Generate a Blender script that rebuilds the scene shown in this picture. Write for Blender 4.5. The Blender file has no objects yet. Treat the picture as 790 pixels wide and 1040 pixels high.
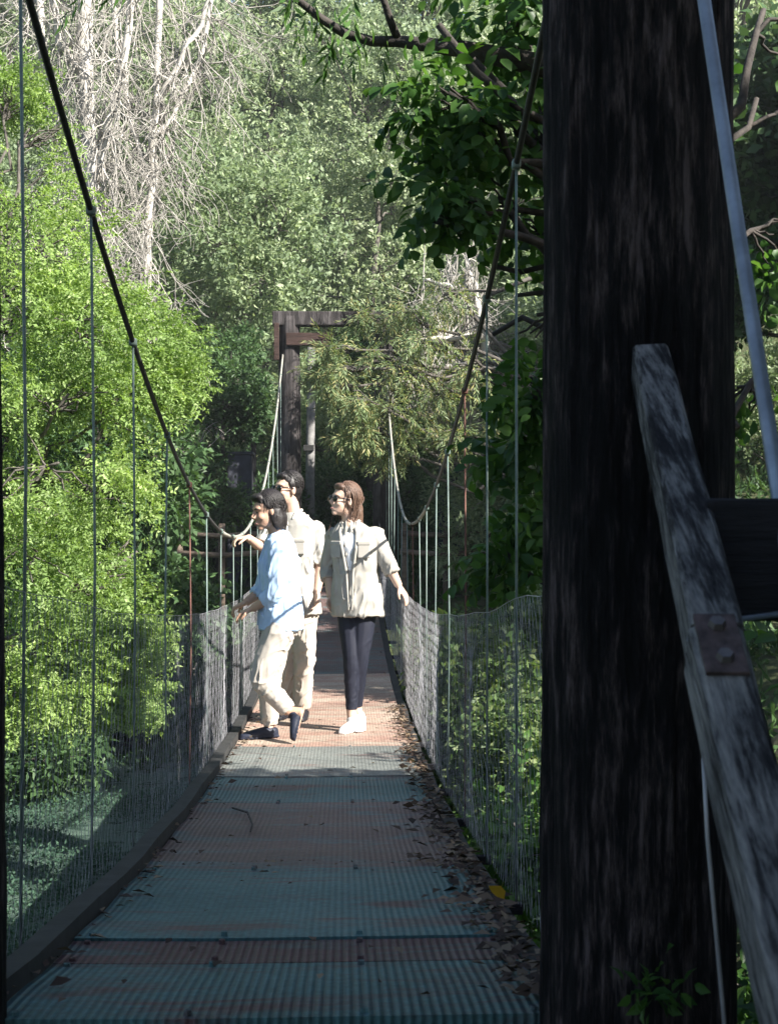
import bpy, math, random, zlib
import numpy as np
from mathutils import Vector, Matrix, noise

R = math.radians
random.seed(11)
rng = np.random.default_rng(7)
C = bpy.context.scene.collection
YAW = R(1.825)                      # camera looks this much to the right of the bridge's axis
F = 50.0 / 36.0 * 1040.0
XC = -0.13                          # bridge centre line

def at(x, y, d):
    """world point seen at pixel (x, y) of the 790x1040 photograph, at distance d along the bridge"""
    xc = (x - 395) / F
    zc = -(y - 520) / F
    v = np.array([math.sin(YAW) + math.cos(YAW) * xc, math.cos(YAW) - math.sin(YAW) * xc, zc])
    return v * (d / v[1])

def zdeck(d):
    return -1.48 + 0.0073 * (d - 11.0) ** 2 + 0.004 * max(0.0, 4.9 - d) ** 2 if np.isscalar(d) else -1.48 + 0.0073 * (d - 11.0) ** 2 + 0.004 * np.maximum(0.0, 4.9 - d) ** 2

# ------------------------------------------------------------------ objects
def empty(name, loc=(0, 0, 0), label=None, cat=None, group=None):
    o = bpy.data.objects.new(name, None)
    C.objects.link(o)
    o.location = loc
    o.empty_display_size = 0.2
    tag(o, label, cat, group)
    return o

def tag(o, label=None, cat=None, group=None, kind=None):
    if label: o['label'] = label
    if cat: o['category'] = cat
    if group: o['group'] = group
    if kind: o['kind'] = kind
    return o

def link(name, me, mat, parent=None, smooth=False):
    o = bpy.data.objects.new(name, me)
    C.objects.link(o)
    if mat is not None:
        me.materials.clear()
        me.materials.append(mat)
    if smooth:
        me.polygons.foreach_set('use_smooth', [True] * len(me.polygons))
    if parent is not None:
        o.parent = parent
        q = parent; off = Vector((0, 0, 0))
        while q is not None: off += q.location; q = q.parent
        o.location = -off                          # meshes are written in world coordinates
    return o

def quads_mesh(name, V, Q):
    V = np.asarray(V, dtype=np.float32).reshape(-1, 3)
    Q = np.asarray(Q, dtype=np.int32).reshape(-1, 4)
    me = bpy.data.meshes.new(name)
    me.vertices.add(len(V)); me.vertices.foreach_set('co', V.ravel())
    me.loops.add(Q.size); me.loops.foreach_set('vertex_index', Q.ravel())
    me.polygons.add(len(Q))
    me.polygons.foreach_set('loop_start', np.arange(0, Q.size, 4, dtype=np.int32))
    me.update(calc_edges=True)
    me.validate()
    return me

class MB:
    """collects pieces, then links them as one mesh object"""
    def __init__(self):
        self.v = []; self.f = []
    def add(self, V, Fs):
        b = len(self.v)
        self.v.extend([tuple(p) for p in V])
        self.f.extend([tuple(b + i for i in f) for f in Fs])
    def box(self, c, s, rot=None, bevel=0.0):
        import bmesh
        bm = bmesh.new()
        bmesh.ops.create_cube(bm, size=1.0)
        for v in bm.verts:
            v.co = Vector((v.co.x * s[0], v.co.y * s[1], v.co.z * s[2]))
        if bevel > 0:
            bmesh.ops.bevel(bm, geom=list(bm.edges), offset=bevel, segments=2, affect='EDGES', profile=0.6)
        M = rot if rot is not None else Matrix.Identity(3)
        bm.verts.index_update()
        self.add([M @ v.co + Vector(c) for v in bm.verts], [[v.index for v in f.verts] for f in bm.faces])
        bm.free()
    def tube(self, pts, radii, n=8, cap=True):
        pts = [Vector(p) for p in pts]
        if not hasattr(radii, '__len__'): radii = [radii] * len(pts)
        V = []; Fs = []
        u = None
        for i, p in enumerate(pts):
            t = (pts[min(i + 1, len(pts) - 1)] - pts[max(i - 1, 0)]).normalized()
            if u is None:
                u = t.cross(Vector((0, 0, 1)))
                if u.length < 0.1: u = t.cross(Vector((1, 0, 0)))
            u = (u - t * u.dot(t)).normalized()
            w = t.cross(u)
            for k in range(n):
                a = 2 * math.pi * k / n
                V.append(p + (u * math.cos(a) + w * math.sin(a)) * radii[i])
        for i in range(len(pts) - 1):
            for k in range(n):
                k2 = (k + 1) % n
                Fs.append((i * n + k, i * n + k2, (i + 1) * n + k2, (i + 1) * n + k))
        if cap:
            Fs.append(tuple(range(n - 1, -1, -1)))
            Fs.append(tuple((len(pts) - 1) * n + k for k in range(n)))
        self.add(V, Fs)
    def loft(self, rings, n=16):
        """rings: (centre, half axis a, half axis b)"""
        V = []; Fs = []
        for c, a, b in rings:
            c, a, b = Vector(c), Vector(a), Vector(b)
            for k in range(n):
                t = 2 * math.pi * k / n
                V.append(c + a * math.cos(t) + b * math.sin(t))
        m = len(rings)
        for i in range(m - 1):
            for k in range(n):
                k2 = (k + 1) % n
                Fs.append((i * n + k, i * n + k2, (i + 1) * n + k2, (i + 1) * n + k))
        Fs.append(tuple(range(n - 1, -1, -1)))
        Fs.append(tuple((m - 1) * n + k for k in range(n)))
        self.add(V, Fs)
    def ell(self, c, ax, ay, az, n=14, m=9):
        """ellipsoid with half-axis vectors"""
        c, ax, ay, az = Vector(c), Vector(ax), Vector(ay), Vector(az)
        V = [c - az]; Fs = []
        for i in range(1, m):
            ph = -math.pi / 2 + math.pi * i / m
            for k in range(n):
                t = 2 * math.pi * k / n
                V.append(c + (ax * math.cos(t) + ay * math.sin(t)) * math.cos(ph) + az * math.sin(ph))
        V.append(c + az)
        for k in range(n):
            k2 = (k + 1) % n
            Fs.append((0, 1 + k2, 1 + k))
            for i in range(m - 2):
                Fs.append((1 + i * n + k, 1 + i * n + k2, 1 + (i + 1) * n + k2, 1 + (i + 1) * n + k))
            Fs.append((1 + (m - 2) * n + k, 1 + (m - 2) * n + k2, len(V) - 1))
        self.add(V, Fs)
    def mesh(self, name):
        me = bpy.data.meshes.new(name)
        me.from_pydata([tuple(v) for v in self.v], [], self.f)
        me.update()
        return me
    def build(self, name, mat, parent=None, smooth=False):
        return link(name, self.mesh(name), mat, parent, smooth)
    def remeshed(self, name, mat, parent, voxel, smooth=4, wrinkle=None):
        me = self.mesh(name)
        o = bpy.data.objects.new('tmp', me)
        C.objects.link(o)
        m = o.modifiers.new('r', 'REMESH'); m.mode = 'VOXEL'; m.voxel_size = voxel; m.use_smooth_shade = True
        if smooth:
            s = o.modifiers.new('s', 'SMOOTH'); s.factor = 0.5; s.iterations = smooth
        dg = bpy.context.evaluated_depsgraph_get()
        me2 = bpy.data.meshes.new_from_object(o.evaluated_get(dg))
        bpy.data.objects.remove(o)
        me2.name = name
        if wrinkle:
            n = len(me2.vertices)
            co = np.empty(n * 3, np.float32); me2.vertices.foreach_get('co', co); co = co.reshape(-1, 3)
            no = np.empty(n * 3, np.float32); me2.vertices.foreach_get('normal', no); no = no.reshape(-1, 3)
            h = np.array([wrinkle(Vector(p)) for p in co], np.float32)
            co += no * h[:, None]
            me2.vertices.foreach_set('co', co.ravel()); me2.update()
        return link(name, me2, mat, parent, True)

def segs(P0, P1, r0, r1, n=4):
    """prisms along many line segments at once"""
    P0 = np.asarray(P0, float); P1 = np.asarray(P1, float)
    r0 = np.broadcast_to(np.asarray(r0, float), (len(P0),)); r1 = np.broadcast_to(np.asarray(r1, float), (len(P0),))
    d = P1 - P0; L = np.linalg.norm(d, axis=1, keepdims=True); d = d / np.maximum(L, 1e-9)
    ref = np.where(np.abs(d[:, 2:3]) > 0.9, np.array([[1.0, 0, 0]]), np.array([[0, 0, 1.0]]))
    u = np.cross(d, ref); u /= np.linalg.norm(u, axis=1, keepdims=True)
    w = np.cross(d, u)
    a = 2 * np.pi * np.arange(n) / n
    off = u[:, None, :] * np.cos(a)[None, :, None] + w[:, None, :] * np.sin(a)[None, :, None]
    V = np.concatenate([P0[:, None, :] + off * r0[:, None, None], P1[:, None, :] + off * r1[:, None, None]], axis=1)
    k = np.arange(n); k2 = (k + 1) % n
    Q = np.stack([k, k2, n + k2, n + k], axis=1)
    Q = Q[None] + (np.arange(len(P0)) * 2 * n)[:, None, None]
    return V.reshape(-1, 3), Q.reshape(-1, 4)

def join(parts):
    Vs = []; Qs = []; b = 0
    for V, Q in parts:
        Vs.append(V); Qs.append(Q + b); b += len(V)
    return np.concatenate(Vs), np.concatenate(Qs)

# ------------------------------------------------------------------ materials
class Nt:
    def __init__(self, name):
        self.m = bpy.data.materials.new(name)
        self.m.use_nodes = True
        self.t = self.m.node_tree
        self.b = self.t.nodes['Principled BSDF']
        self.out = self.t.nodes['Material Output']
    def n(self, kind, **kw):
        o = self.t.nodes.new(kind)
        for k, v in kw.items():
            if k in o.inputs: o.inputs[k].default_value = v
            else: setattr(o, k, v)
        return o
    def l(self, a, b): self.t.links.new(a, b)
    def coords(self, scale=(1, 1, 1)):
        g = self.n('ShaderNodeNewGeometry')
        m = self.n('ShaderNodeMapping'); m.inputs['Scale'].default_value = scale
        self.l(g.outputs['Position'], m.inputs['Vector'])
        return m.outputs['Vector']
    def noise(self, scale, vec=None, detail=5, rough=0.6, dist=0.0):
        o = self.n('ShaderNodeTexNoise')
        o.inputs['Scale'].default_value = scale; o.inputs['Detail'].default_value = detail
        o.inputs['Roughness'].default_value = rough; o.inputs['Distortion'].default_value = dist
        if vec is not None: self.l(vec, o.inputs['Vector'])
        return o.outputs['Fac']
    def ramp(self, fac, stops):
        o = self.n('ShaderNodeValToRGB')
        e = o.color_ramp.elements
        while len(e) < len(stops): e.new(0.5)
        for i, (p, c) in enumerate(stops):
            e[i].position = p; e[i].color = (*c, 1) if len(c) == 3 else c
        self.l(fac, o.inputs['Fac'])
        return o.outputs['Color']
    def mix(self, fac, a, b, mode='MIX'):
        o = self.n('ShaderNodeMix', data_type='RGBA', blend_type=mode)
        for s, v in ((0, fac), (6, a), (7, b)):
            if hasattr(v, 'is_linked'): self.l(v, o.inputs[s])
            else: o.inputs[s].default_value = v if s == 0 else ((*v, 1) if len(v) == 3 else v)
        return o.outputs[2]
    def bump(self, h, strength=0.5, dist=0.01):
        o = self.n('ShaderNodeBump'); o.inputs['Strength'].default_value = strength; o.inputs['Distance'].default_value = dist
        self.l(h, o.inputs['Height']); self.l(o.outputs['Normal'], self.b.inputs['Normal'])
        return o
    def color(self, c):
        if hasattr(c, 'is_linked'): self.l(c, self.b.inputs['Base Color'])
        else: self.b.inputs['Base Color'].default_value = (*c, 1)

def leaf_mat(name, c1, c2, c3, trans=0.35, rough=0.5, patch=0.8, tint=(1.2, 1.25, 0.6), lo=(0.68, 0.73, 0.72)):
    k = Nt(name)
    g = k.n('ShaderNodeNewGeometry')
    rnd = g.outputs['Random Per Island']
    col = k.ramp(rnd, [(0.0, c1), (0.55, c2), (1.0, c3)])
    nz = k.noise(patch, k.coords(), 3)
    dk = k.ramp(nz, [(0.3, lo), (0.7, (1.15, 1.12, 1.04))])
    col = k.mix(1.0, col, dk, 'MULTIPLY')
    k.color(col)
    k.b.inputs['Roughness'].default_value = rough
    k.b.inputs['Specular IOR Level'].default_value = 0.25
    tr = k.n('ShaderNodeBsdfTranslucent')
    tc = k.mix(1.0, col, tint, 'MULTIPLY')
    k.l(tc, tr.inputs['Color'])
    mx = k.n('ShaderNodeMixShader'); mx.inputs[0].default_value = trans
    k.l(k.b.outputs[0], mx.inputs[1]); k.l(tr.outputs[0], mx.inputs[2])
    k.l(mx.outputs[0], k.out.inputs['Surface'])
    return k.m

def plain(name, c, rough=0.7, metal=0.0, var=0.25, scale=20.0, bump=0.0):
    k = Nt(name)
    nz = k.noise(scale, k.coords(), 4)
    lo = tuple(v * (1 - var) for v in c); hi = tuple(min(1, v * (1 + var)) for v in c)
    k.color(k.ramp(nz, [(0.3, lo), (0.7, hi)]))
    k.b.inputs['Roughness'].default_value = rough; k.b.inputs['Metallic'].default_value = metal
    if bump: k.bump(nz, 0.6, bump)
    return k.m

def wood(name, stops, scale=14.0, bump=0.012, axis='z', rough=0.85, stretch=0.09, tilt=0.0, detail=8):
    k = Nt(name)
    g = k.n('ShaderNodeNewGeometry')
    ro = k.n('ShaderNodeMapping'); ro.inputs['Rotation'].default_value = (tilt, 0, 0); k.l(g.outputs['Position'], ro.inputs['Vector'])
    ma = k.n('ShaderNodeMapping'); ma.inputs['Scale'].default_value = {'z': (1, 1, stretch), 'y': (1, stretch, 1), 'x': (stretch, 1, 1)}[axis]
    k.l(ro.outputs['Vector'], ma.inputs['Vector']); v = ma.outputs['Vector']
    a = k.noise(scale, v, detail, 0.7, 0.3)
    b = k.noise(3.0, k.coords((1, 1, 0.6)), 5, 0.65)
    c = k.noise(scale * 4, v, 4, 0.75)
    s = k.n('ShaderNodeMath', operation='MULTIPLY_ADD'); k.l(b, s.inputs[0]); s.inputs[1].default_value = 0.6; k.l(a, s.inputs[2])
    s1 = k.n('ShaderNodeMath', operation='MULTIPLY_ADD'); k.l(c, s1.inputs[0]); s1.inputs[1].default_value = 0.45; k.l(s.outputs[0], s1.inputs[2])
    s2 = k.n('ShaderNodeMath', operation='SUBTRACT'); k.l(s1.outputs[0], s2.inputs[0]); s2.inputs[1].default_value = 0.525
    k.color(k.ramp(s2.outputs[0], stops))
    k.b.inputs['Roughness'].default_value = rough
    k.b.inputs['Specular IOR Level'].default_value = 0.2
    h = k.n('ShaderNodeMath', operation='MULTIPLY_ADD'); k.l(c, h.inputs[0]); h.inputs[1].default_value = 0.5; k.l(a, h.inputs[2])
    k.bump(h.outputs[0], 1.0, bump)
    return k.m

M = {}
M['leaf_bright'] = leaf_mat('leaf_bright', (0.17, 0.265, 0.075), (0.28, 0.41, 0.125), (0.43, 0.54, 0.25), 0.45, patch=1.4)
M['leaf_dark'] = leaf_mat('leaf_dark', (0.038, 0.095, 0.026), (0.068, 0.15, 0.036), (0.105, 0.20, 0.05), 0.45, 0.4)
M['leaf_grey'] = leaf_mat('leaf_grey', (0.18, 0.24, 0.14), (0.31, 0.385, 0.235), (0.46, 0.51, 0.36), 0.42, patch=0.5, tint=(1.1, 1.15, .85), lo=(.8, .84, .86))  # grey-green leaf, paled further to stand in for distance haze
M['leaf_mid'] = leaf_mat('leaf_mid', (0.15, 0.21, 0.115), (0.25, 0.325, 0.19), (0.38, 0.45, 0.28), 0.40, patch=0.5, tint=(1.1, 1.15, .8), lo=(.75, .8, .82))  # mid green, also paled in place of haze
M['leaf_olive'] = leaf_mat('leaf_olive', (0.14, 0.20, 0.095), (0.21, 0.28, 0.14), (0.36, 0.32, 0.15), 0.35, patch=0.9)
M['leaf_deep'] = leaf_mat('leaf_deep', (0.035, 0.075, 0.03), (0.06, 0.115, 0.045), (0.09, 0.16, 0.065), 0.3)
M['leaf_yellow'] = leaf_mat('leaf_yellow', (0.055, 0.105, 0.035), (0.11, 0.175, 0.06), (0.24, 0.29, 0.14), 0.4)
M['litter'] = leaf_mat('litter', (0.035, 0.024, 0.02), (0.10, 0.065, 0.05), (0.28, 0.21, 0.15), 0.1, 0.8)
M['bark'] = plain('bark', (0.09, 0.08, 0.07), 0.9, var=0.5, scale=18, bump=0.02)
M['bark_dark'] = plain('bark_dark', (0.045, 0.038, 0.033), 0.9, var=0.5, scale=18, bump=0.02)
M['bark_pale'] = plain('bark_pale', (0.50, 0.47, 0.42), 0.85, var=0.35, scale=9, bump=0.01)
M['twig_grey'] = plain('twig_grey', (0.34, 0.32, 0.29), 0.9, var=0.4, scale=6)
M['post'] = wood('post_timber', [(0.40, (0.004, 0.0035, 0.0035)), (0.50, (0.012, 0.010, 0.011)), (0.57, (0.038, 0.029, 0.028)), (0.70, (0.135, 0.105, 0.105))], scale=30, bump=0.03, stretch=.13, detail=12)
M['far_post'] = wood('far_post_timber', [(0.35, (0.015, 0.013, 0.013)), (0.52, (0.040, 0.035, 0.035)), (0.70, (0.10, 0.09, 0.09))], scale=16)
M['rust_wood'] = wood('rust_brown_timber', [(0.25, (0.025, 0.017, 0.015)), (0.55, (0.055, 0.034, 0.029)), (0.85, (0.11, 0.08, 0.07))], axis='x')
M['rail'] = wood('weathered_rail', [(0.36, (0.012, 0.012, 0.014)), (0.45, (0.05, 0.05, 0.052)), (0.53, (0.15, 0.15, 0.15)), (0.68, (0.30, 0.295, 0.285))], axis='y', scale=42, bump=0.012, tilt=R(-31), stretch=.10, detail=10)
M['dark_wood'] = wood('dark_timber', [(0.25, (0.010, 0.010, 0.012)), (0.6, (0.022, 0.022, 0.026)), (0.9, (0.05, 0.05, 0.06))], axis='x')
M['grey_wood'] = wood('grey_timber', [(0.25, (0.08, 0.06, 0.05)), (0.6, (0.18, 0.14, 0.11)), (0.9, (0.32, 0.27, 0.22))], axis='x')
M['cable'] = plain('steel_cable_sunlit', (0.30, 0.29, 0.25), 0.6, 0.0, 0.4, 60)  # sunlit paleness put into the colour, for the far stretch of cable
M['cable_shaded'] = plain('steel_cable_shaded', (0.035, 0.034, 0.032), 0.6, 0.2, 0.5, 60)  # same cable, with shade put into the colour of its near stretch
M['hanger'] = plain('pale_green_rod', (0.13, 0.18, 0.16), 0.5, 0.1, 0.35, 12)
M['hanger_rust'] = plain('rusty_rod', (0.13, 0.06, 0.045), 0.8, 0.1, 0.4, 20)
M['wire'] = plain('galvanised_wire', (0.32, 0.32, 0.34), 0.5, 0.3, 0.4, 3)
M['stay'] = plain('blue_grey_stay', (0.22, 0.26, 0.32), 0.45, 0.4, 0.3, 15)
M['plate'] = plain('rusty_plate', (0.075, 0.052, 0.05), 0.75, 0.2, 0.6, 45, 0.006)
M['bolt'] = plain('steel_bolt', (0.12, 0.11, 0.11), 0.5, 0.6, 0.3, 30)
M['kerb'] = plain('black_kerb', (0.02, 0.02, 0.02), 0.8, 0.0, 0.5, 12, 0.004)
M['soil'] = plain('soil', (0.07, 0.055, 0.04), 0.95, 0, 0.5, 4, 0.05)

def deck_mat(name, main, under, thresh, rib=1.0):
    k = Nt(name)
    v = k.coords()
    a = k.noise(3.0, k.coords((0.6, 2.2, 1)), 7, 0.68, 0.6)
    b = k.noise(38.0, v, 5, 0.7)
    worn = k.ramp(a, [(thresh - 0.07, (0, 0, 0)), (thresh + 0.07, (1, 1, 1))])
    col = k.mix(worn, main, under)
    dirt = k.ramp(b, [(0.3, (0.62, 0.60, 0.58)), (0.7, (1.15, 1.12, 1.1))])
    col = k.mix(1.0, col, dirt, 'MULTIPLY')
    sc_ = k.ramp(k.noise(5.0, k.coords((3.0, .7, 1)), 9, 0.8, 1.2), [(0.60, (0, 0, 0)), (0.72, (1, 1, 1))])     # pale scuffs
    sm_ = k.n('ShaderNodeMath', operation='MULTIPLY'); k.l(sc_, sm_.inputs[0]); sm_.inputs[1].default_value = .45
    col = k.mix(sm_.outputs[0], col, (0.30, 0.30, 0.29))
    big = k.ramp(k.noise(1.1, v, 4), [(0.3, (0.7, 0.7, 0.7)), (0.7, (1.15, 1.15, 1.15))])
    col = k.mix(1.0, col, big, 'MULTIPLY')
    wv = k.n('ShaderNodeTexWave', wave_type='BANDS', bands_direction='X', wave_profile='SIN')
    wv.inputs['Scale'].default_value = 16.0; wv.inputs['Distortion'].default_value = 0.35; wv.inputs['Detail'].default_value = 1
    k.l(v, wv.inputs['Vector'])
    gr = k.ramp(wv.outputs['Fac'], [(0.0, (0.45, 0.45, 0.45)), (0.5, (1, 1, 1))])     # grooves darker than the ribs
    col = k.mix(0.75 * rib, col, k.mix(1.0, col, gr, 'MULTIPLY'))
    k.color(col)
    h = k.n('ShaderNodeMath', operation='MULTIPLY_ADD'); k.l(b, h.inputs[0]); h.inputs[1].default_value = 0.35
    k.l(wv.outputs['Fac'], h.inputs[2])
    k.bump(h.outputs[0], 0.9 * rib + 0.1, 0.006)
    k.b.inputs['Roughness'].default_value = 0.62
    k.b.inputs['Specular IOR Level'].default_value = 0.35
    return k.m
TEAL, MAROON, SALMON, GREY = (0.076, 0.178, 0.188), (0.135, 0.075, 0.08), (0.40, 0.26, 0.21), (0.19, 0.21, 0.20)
M['deck_teal_rib'] = deck_mat('deck_teal_ribbed', TEAL, MAROON, 0.57, 1.0)
M['deck_maroon_rib'] = deck_mat('deck_maroon_ribbed', MAROON, TEAL, 0.58, 1.0)
M['deck_teal'] = deck_mat('deck_teal_worn', TEAL, MAROON, 0.58, 0.4)
M['deck_maroon'] = deck_mat('deck_maroon_worn', (0.17, 0.115, 0.11), (0.12, 0.18, 0.19), 0.56, 0.3)
M['deck_grey'] = deck_mat('deck_grey_worn', GREY, (0.20, 0.14, 0.13), 0.62, 0.15)
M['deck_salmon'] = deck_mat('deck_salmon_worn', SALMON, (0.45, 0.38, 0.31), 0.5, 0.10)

# ------------------------------------------------------------------ camera, light, sky
sc = bpy.context.scene
cam = bpy.data.cameras.new('camera'); co = bpy.data.objects.new('camera', cam); C.objects.link(co)
co.rotation_euler = (R(90), 0, -YAW)
cam.sensor_fit = 'VERTICAL'; cam.sensor_height = 36; cam.sensor_width = 36; cam.lens = 50
cam.clip_start = 0.05; cam.clip_end = 500
cam.dof.use_dof = True; cam.dof.focus_distance = 9.3; cam.dof.aperture_fstop = 14.0
sc.camera = co
SUN = Vector((0.66, -0.46, 0.60)).normalized()
sl = bpy.data.lights.new('sun', 'SUN'); so = bpy.data.objects.new('sun', sl); C.objects.link(so)
sl.energy = 5.0; sl.angle = R(0.5); sl.color = (1.0, 0.95, 0.87)
so.rotation_euler = (-SUN).to_track_quat('-Z', 'Y').to_euler()
so.location = SUN * 60
w = bpy.data.worlds.new('World'); sc.world = w; w.use_nodes = True
sky = w.node_tree.nodes.new('ShaderNodeTexSky'); sky.sky_type = 'NISHITA'; sky.sun_disc = False
sky.sun_elevation = math.asin(SUN.z); sky.sun_rotation = math.atan2(SUN.x, SUN.y)
bg = w.node_tree.nodes['Background']; bg.inputs['Strength'].default_value = 0.065
w.node_tree.links.new(sky.outputs[0], bg.inputs['Color'])
sc.view_settings.view_transform = 'Standard'; sc.view_settings.look = 'None'
sc.view_settings.exposure = 1.65; sc.view_settings.gamma = 1.0
sc.cycles.use_denoising = True
sc.cycles.max_bounces = 6; sc.cycles.diffuse_bounces = 4; sc.cycles.transmission_bounces = 4
sc.cycles.sample_clamp_indirect = 6

# ------------------------------------------------------------------ terrain and water
def sst(a, b, x):
    t = np.clip((x - a) / (b - a), 0, 1); return t * t * (3 - 2 * t)
def zground(x, y):
    x = np.asarray(x, float); y = np.asarray(y, float)
    near = 1 - sst(1.2, 5.0, y + 0.25 * x)
    far = sst(15.5, 20.5, y + 0.30 * x)
    right = sst(0.7, 4.0, x) * 0.95
    lvl = -3.3 + near * 1.95 + right * (1 - near) * (1 - far) * 1.9 + far * 2.2
    hill = np.clip(y - 23, 0, None) * 0.42 + sst(4, 16, np.abs(x)) * 1.8
    rough = 0.12 * np.sin(1.7 * x + 0.6 * y) + 0.09 * np.sin(2.9 * y - 1.1 * x) + 0.05 * np.sin(6.1 * x + 4.3 * y)
    return lvl + hill + rough
xs = np.concatenate([np.linspace(-70, -13, 20), np.linspace(-12, 12, 97), np.linspace(13, 70, 20)])
ys = np.concatenate([np.linspace(-40, -5, 12), np.linspace(-4, 30, 137), np.linspace(31, 95, 40)])
X, Y = np.meshgrid(xs, ys)
Z = np.minimum(zground(X, Y), 26)
V = np.stack([X, Y, Z], -1).reshape(-1, 3)
nx = len(xs); i, j = np.meshgrid(np.arange(nx - 1), np.arange(len(ys) - 1))
b = (j * nx + i).ravel()
k = Nt('ground_cover')
nz = k.noise(1.3, k.coords(), 8, 0.7)
k.color(k.ramp(nz, [(0.3, (0.05, 0.04, 0.028)), (0.5, (0.06, 0.075, 0.025)), (0.7, (0.10, 0.13, 0.045))]))
k.b.inputs['Roughness'].default_value = 0.95
k.bump(k.noise(14, k.coords(), 6, 0.7), 1.0, 0.08)
tag(link('ground', quads_mesh('ground', V, np.stack([b, b + 1, b + nx + 1, b + nx], 1)), k.m, None, True), kind='structure')
k = Nt('weedy_water')
nz = k.noise(2.2, k.coords((1, 2.0, 1)), 10, 0.75, 0.6)
k.color(k.ramp(nz, [(0.38, (0.02, 0.032, 0.028)), (0.48, (0.05, 0.085, 0.065)), (0.60, (0.08, 0.125, 0.095)), (0.75, (0.17, 0.20, 0.165))]))
k.l(k.ramp(nz, [(0.42, (0.08, 0.08, 0.08)), (0.52, (0.7, 0.7, 0.7))]), k.b.inputs['Roughness'])
k.bump(k.noise(26, k.coords(), 6, 0.7), 0.8, 0.03)
wx = np.linspace(-45, 12, 30); wy = np.linspace(1, 24, 20); X, Y = np.meshgrid(wx, wy)
V = np.stack([X, Y, np.full_like(X, -2.62)], -1).reshape(-1, 3); nx = len(wx)
i, j = np.meshgrid(np.arange(nx - 1), np.arange(len(wy) - 1)); b = (j * nx + i).ravel()
tag(link('water', quads_mesh('water', V, np.stack([b, b + 1, b + nx + 1, b + nx], 1)), k.m), kind='structure')

# ------------------------------------------------------------------ foliage
def leaf_template(parts):
    """parts: (base, direction, normal, length, width) -> rhombic folded leaves"""
    Vs = []; Qs = []
    for p, d, n, L, W in parts:
        p = np.array(p, float); d = np.array(d, float); d /= np.linalg.norm(d); n = np.array(n, float)
        s = np.cross(n, d); s /= np.linalg.norm(s); n = np.cross(d, s)
        b = len(Vs)
        Vs += [p, p + d * L * 0.45 + s * W * 0.5 + n * W * 0.16, p + d * L - n * L * 0.08, p + d * L * 0.45 - s * W * 0.5 + n * W * 0.16]
        Qs.append([b, b + 3, b + 2, b + 1])
    return np.array(Vs), np.array(Qs)
def leaf_template_big(parts):
    """two folded quads per side: a broad leaf with a rounded outline"""
    Vs = []; Qs = []
    for p, d, n, L, W in parts:
        p = np.array(p, float); d = np.array(d, float); d /= np.linalg.norm(d); n = np.array(n, float)
        s = np.cross(n, d); s /= np.linalg.norm(s); n = np.cross(d, s)
        b = len(Vs)
        for t, wd, up in ((0, 0, 0), (.25, .42, .1), (.6, .46, .1), (1, 0, -.12), (.6, -.46, .1), (.25, -.42, .1)):
            Vs.append(p + d * L * t + s * W * wd + n * L * up)
        Vs.append(p + d * L * .25); Vs.append(p + d * L * .6)
        Qs += [[b, b + 6, b + 1, b], [b + 1, b + 6, b + 7, b + 2], [b + 2, b + 7, b + 3, b + 2], [b, b + 5, b + 6, b], [b + 5, b + 4, b + 7, b + 6], [b + 4, b + 3, b + 7, b + 4]]
    Vs = np.array(Vs); Q = np.array(Qs)
    # keep true quads only, give the triangles a fourth corner on their edge
    out = []
    for q in Q:
        if len(set(q)) == 4: out.append(q)
        else:
            a, bb, c = [x for n_, x in enumerate(q) if x not in q[:n_]]
            Vs = np.vstack([Vs, (Vs[a] + Vs[bb]) / 2]); out.append([a, len(Vs) - 1, bb, c])
    return Vs, np.array(out)

def spray_pinnate(n=9, L=0.26):
    p = []
    for i in range(n):
        t = (i + 0.6) / n
        for s in (-1, 1):
            if random.random() < .15: continue
            p.append(((t * L, 0, -0.10 * t * t * L), (0.55 + random.gauss(0, .35), s * 0.9 + random.gauss(0, .25), -0.15 + random.gauss(0, .45)), (random.gauss(0, .45), random.gauss(0, .45), 1), 0.040 * random.uniform(.7, 1.25), 0.019 * random.uniform(.8, 1.2)))
    for q in range(7):
        p.append(((random.uniform(0, L), random.gauss(0, .04), random.gauss(0, .04)), (random.gauss(.4, .6), random.gauss(0, .7), random.gauss(0, .5)), (random.gauss(0, .5), random.gauss(0, .5), 1), 0.037, 0.018))
    return leaf_template(p)
def spray_fine(n=14, r=0.13, L=0.075, W=0.03):
    p = []
    for i in range(n):
        d = np.array([random.gauss(0.5, 0.6), random.gauss(0, .7), random.gauss(0, .6)])
        b = np.array([random.uniform(0, r * 1.6), random.gauss(0, r * .45), random.gauss(0, r * .4)])
        p.append((b, d, (random.gauss(0, .4), random.gauss(0, .4), 1), L * random.uniform(.7, 1.3), W * random.uniform(.7, 1.3)))
    return leaf_template(p)
def spray_droop(n=18, L=0.5):
    p = []
    for i in range(n):
        t = (i + .5) / n; s = 1 if i % 2 else -1
        p.append(((L * t, s * .004, -0.05 * t), (0.75, s * 0.45, random.gauss(-.2, .3)), (random.gauss(0, .5), random.gauss(0, .5), 1), 0.085 * random.uniform(.8, 1.2), 0.016))
    return leaf_template(p)
def spray_broad(n=8, L=0.34, S=0.105):
    p = []
    for i in range(n):
        t = (i + 1) / n; s = 1 if i % 2 else -1
        p.append(((L * t, s * .01, -0.12 * t * t * L), (0.55, s * 0.75, -0.45 + random.gauss(0, .2)), (random.gauss(0, .25), random.gauss(0, .25), 1), S * random.uniform(.75, 1.2), S * .56))
    return leaf_template_big(p)

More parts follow.
